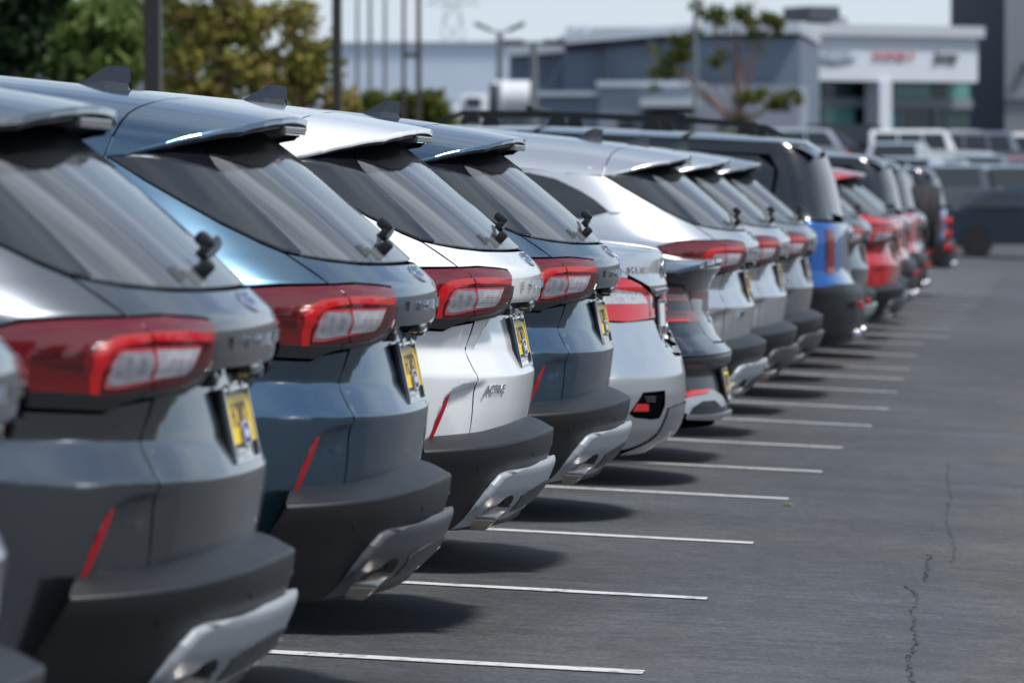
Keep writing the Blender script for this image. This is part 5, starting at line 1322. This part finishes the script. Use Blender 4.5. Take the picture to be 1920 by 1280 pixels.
def tree(name, base, H, blobs, lm, bark, label, n=4200, size=.16, seed=1, trunks=None, cat='tree', group=None, wisp=0):
    """blobs: (dx, dz fraction, rx, rz) leaf clumps; trunks: list of point chains with radii"""
    rnd = np.random.default_rng(seed); o = empty(name, base); tag(o, label, cat, group)
    if wisp:
        rb = random.Random(seed); nb = []
        for dx, dz, rx, rz in blobs:
            for _ in range(wisp): nb.append((dx+rb.gauss(0, rx*.75), dz+rb.gauss(0, rz*.75)/H, rx*rb.uniform(.15, .5), rz*rb.uniform(.15, .45)))
        blobs_l = nb
    else: blobs_l = blobs
    tot = sum(b[2]*b[3] for b in blobs_l); V = []; Fc = []
    for dx, dz, rx, rz in blobs_l:
        k = int(n*rx*rz/tot)
        nc = max(3, k//55)
        cc = rnd.normal(size=(nc, 3)); cc /= np.linalg.norm(cc, axis=1, keepdims=True); cc *= rnd.uniform(.25, 1.0, (nc, 1))**.6
        cc = cc*np.array([rx, min(rx, 2.6), rz])+np.array([dx, 0, dz*H])
        idx = rnd.integers(0, nc, k); P_ = cc[idx]+rnd.normal(size=(k, 3))*np.array([.20, .20, .17])*max(.6, min(rx, rz)*.75)
        A = rnd.normal(size=(k, 3)); A /= np.linalg.norm(A, axis=1, keepdims=True)
        B = rnd.normal(size=(k, 3)); B -= (A*B).sum(1, keepdims=True)*A; B /= np.linalg.norm(B, axis=1, keepdims=True)
        s = size*rnd.uniform(.6, 1.4, (k, 1))
        for i in range(k):
            b = len(V); p, a_, b_ = P_[i], A[i]*s[i], B[i]*s[i]*.55
            V += [p-a_, p+b_, p+a_, p-b_]; Fc.append((b, b+1, b+2, b+3))
    obj('crown', new_mesh('crown', V, Fc, smooth=False), lm, o)
    tm = MB()
    for chain in (trunks or [[(0, 0, .16), (.05, H*.35, .13), (0, H*.75, .05)]]):
        for (x0, z0, r0), (x1, z1, r1) in zip(chain, chain[1:]): tm.tube((x0, 0, z0), (x1, 0, z1), r0, r1, n=8)
    for dx, dz, rx, rz in blobs:
        tm.tube((0, 0, H*.3), (dx, 0, dz*H), .06, .02, n=6)
    tm.build('trunk', bark, o, True)
    return o
def tree_at(name, px, Y, top_py, blobs_px, lm, bark, label, **k):
    b = pt(px, 300, Y); b.z = zg(b); s = Y/F_PX; t = pt(px, top_py, Y); H = t.z-b.z
    bl = [((x-px)*s, (pt(x, y, Y).z-b.z)/H, rx*s, ry*s) for x, y, rx, ry in blobs_px]
    return tree(name, b, H, bl, lm, bark, label, **k)
G_T = 'trees and shrubs behind the row'
tree_at('dark_tree', 20, 74, -60, [(10, 30, 75, 70), (0, 90, 60, 60), (40, -40, 90, 60)], LM_D, BARK, 'dark evergreen tree at the top left corner', n=5200, size=.13, seed=2, group=G_T)
tree_at('green_shrub', 110, 82, 20, [(60, 115, 70, 50), (140, 110, 80, 60), (215, 130, 60, 45), (100, 60, 50, 40), (170, 40, 70, 50), (230, 70, 45, 50)], LM_G, BARK, 'bright green bushy tree left of the thick square column', n=4600, size=.11, seed=3, group=G_T)
tree_at('autumn_tree', 420, 96, -60, [(350, 60, 70, 80), (420, 110, 90, 70), (480, 40, 70, 60), (520, 130, 80, 60), (570, 150, 55, 50), (400, 10, 90, 50), (590, 90, 35, 35), (330, 150, 60, 50), (470, 175, 90, 40), (545, 60, 40, 30), (300, -20, 60, 60)], LM_Y, BARKR, 'loose yellow and russet leaved tree between the two square columns', n=8600, size=.095, seed=4, wisp=6, group=G_T)
tree_at('green_shrub', 240, 130, 60, [(200, 40, 60, 60), (250, 60, 50, 60), (330, 90, 60, 60), (270, 10, 60, 40)], LM_G, BARK, 'paler green tree seen past the thick square column', n=3600, size=.16, seed=14, group=G_T)
tree_at('olive_bush', 690, 150, 165, [(668, 200, 30, 24), (705, 205, 34, 26), (740, 200, 30, 28)], LM_O, BARK, 'low olive bush at the foot of the steel poles', n=1600, size=.12, seed=5, group=G_T)
tree_at('olive_bush', 815, 150, 160, [(800, 205, 40, 34), (838, 215, 30, 28), (775, 200, 24, 26)], LM_O, BARK, 'low olive bush right of the timber pole pair', n=1800, size=.12, seed=6, group=G_T)
def sc(x, y, Y=205): return ((x-1385)*Y/F_PX)
b = pt(1385, 300, 205)
Yt = 205; zt = lambda y: pt(1385, y, Yt).z-zg(pt(1385, 300, Yt))
tree_at('red_trunked_tree', 1385, Yt, 8, [(1262, 110, 28, 20), (1290, 88, 26, 22), (1250, 135, 16, 16), (1330, 30, 26, 14), (1368, 35, 34, 18), (1395, 28, 20, 12), (1440, 42, 24, 12), (1455, 190, 36, 12), (1420, 195, 22, 16), (1350, 110, 14, 12), (1375, 235, 18, 14), (1420, 70, 14, 10)], LM_O, BARKR, 'sparse tree with reddish trunk in front of the showroom', n=2600, size=.13, seed=7, group=G_T, wisp=7,
        trunks=[[(0, 0, .16), (.05, zt(200), .13), (-.05, zt(120), .10), (-.1, zt(50), .05)], [(0, zt(240), .12), (sc(1340, 0), zt(195), .10), (sc(1290, 0), zt(150), .06), (sc(1270, 0), zt(110), .03)], [(0, zt(150), .08), (sc(1420, 0), zt(90), .05), (sc(1440, 0), zt(50), .03)], [(.05, zt(235), .08), (sc(1425, 0), zt(215), .05), (sc(1450, 0), zt(195), .03)]])
tree_at('olive_bush', 1395, 160, 250, [(1395, 262, 26, 14)], LM_O, BARK, 'small olive shrub under the red trunked tree', n=500, size=.12, seed=8, group=G_T)
# mixed roofs glimpsed behind the left trees
lb = empty('back_building', pt(160, 300, 240)); lb.location.z = 1.5; tag(lb, 'pale grey building glimpsed through the left trees', 'building')
def chb(o): o.parent = lb; o.matrix_parent_inverse = Matrix.Translation(lb.location).inverted(); return o
chb(slab('wall', 60, 330, 60, 300, 240, 12, C_MID, zb=1)); chb(slab('roof', 50, 340, 50, 62, 239.5, 13, C_LIGHT)); chb(slab('window', 130, 170, 80, 100, 239.7, .3, C_SHOP2))

# ---------------------------------------------------------------- unseen building and cars, added to give the paint and glass reflections
bh = empty('added_reflection_block', (4, -24, 0)); tag(bh, 'unseen dark block added behind the viewer for reflections in the row', 'building')
MB().box((0, -6, 3.6), (70, 12, 7.4)).build('wall', C_MID, bh)
MB().box((0, -.2, 7.1), (71, .8, .9)).build('parapet', C_WHITE, bh)
for i in range(9): MB().box((-30+7.4*i, .06, 2.0), (4.6, .2, 3.6)).build('window', C_SHOP, bh)
G_OP = 'unseen cars added across the aisle for reflections'
ops = [(-6, P_WHITE, 'suv'), (-3.1, P_BLACK, 'suv'), (0, P_SILVER, 'sedan'), (2.9, P_NAVY, 'suv'), (5.8, P_WHITE, 'suv'), (8.7, P_GREY, 'suv'), (11.6, P_RED, 'suv'), (14.5, P_BLACK, 'offroad'), (17.4, P_SILVER, 'suv'), (20.3, P_GREY, 'suv')]
names = ['first white', 'black', 'silver low', 'navy', 'second white', 'charcoal', 'red', 'black upright', 'silver tall', 'last charcoal']
for (yy, p_, kd), nm_ in zip(ops, names):
    far_vehicle('parked_suv' if kd != 'sedan' else 'parked_saloon', p_, kd, (10.2, yy, float(ground(8, yy))), math.pi, nm_+' car added unseen across the aisle for paint reflections', 'car', G_OP)
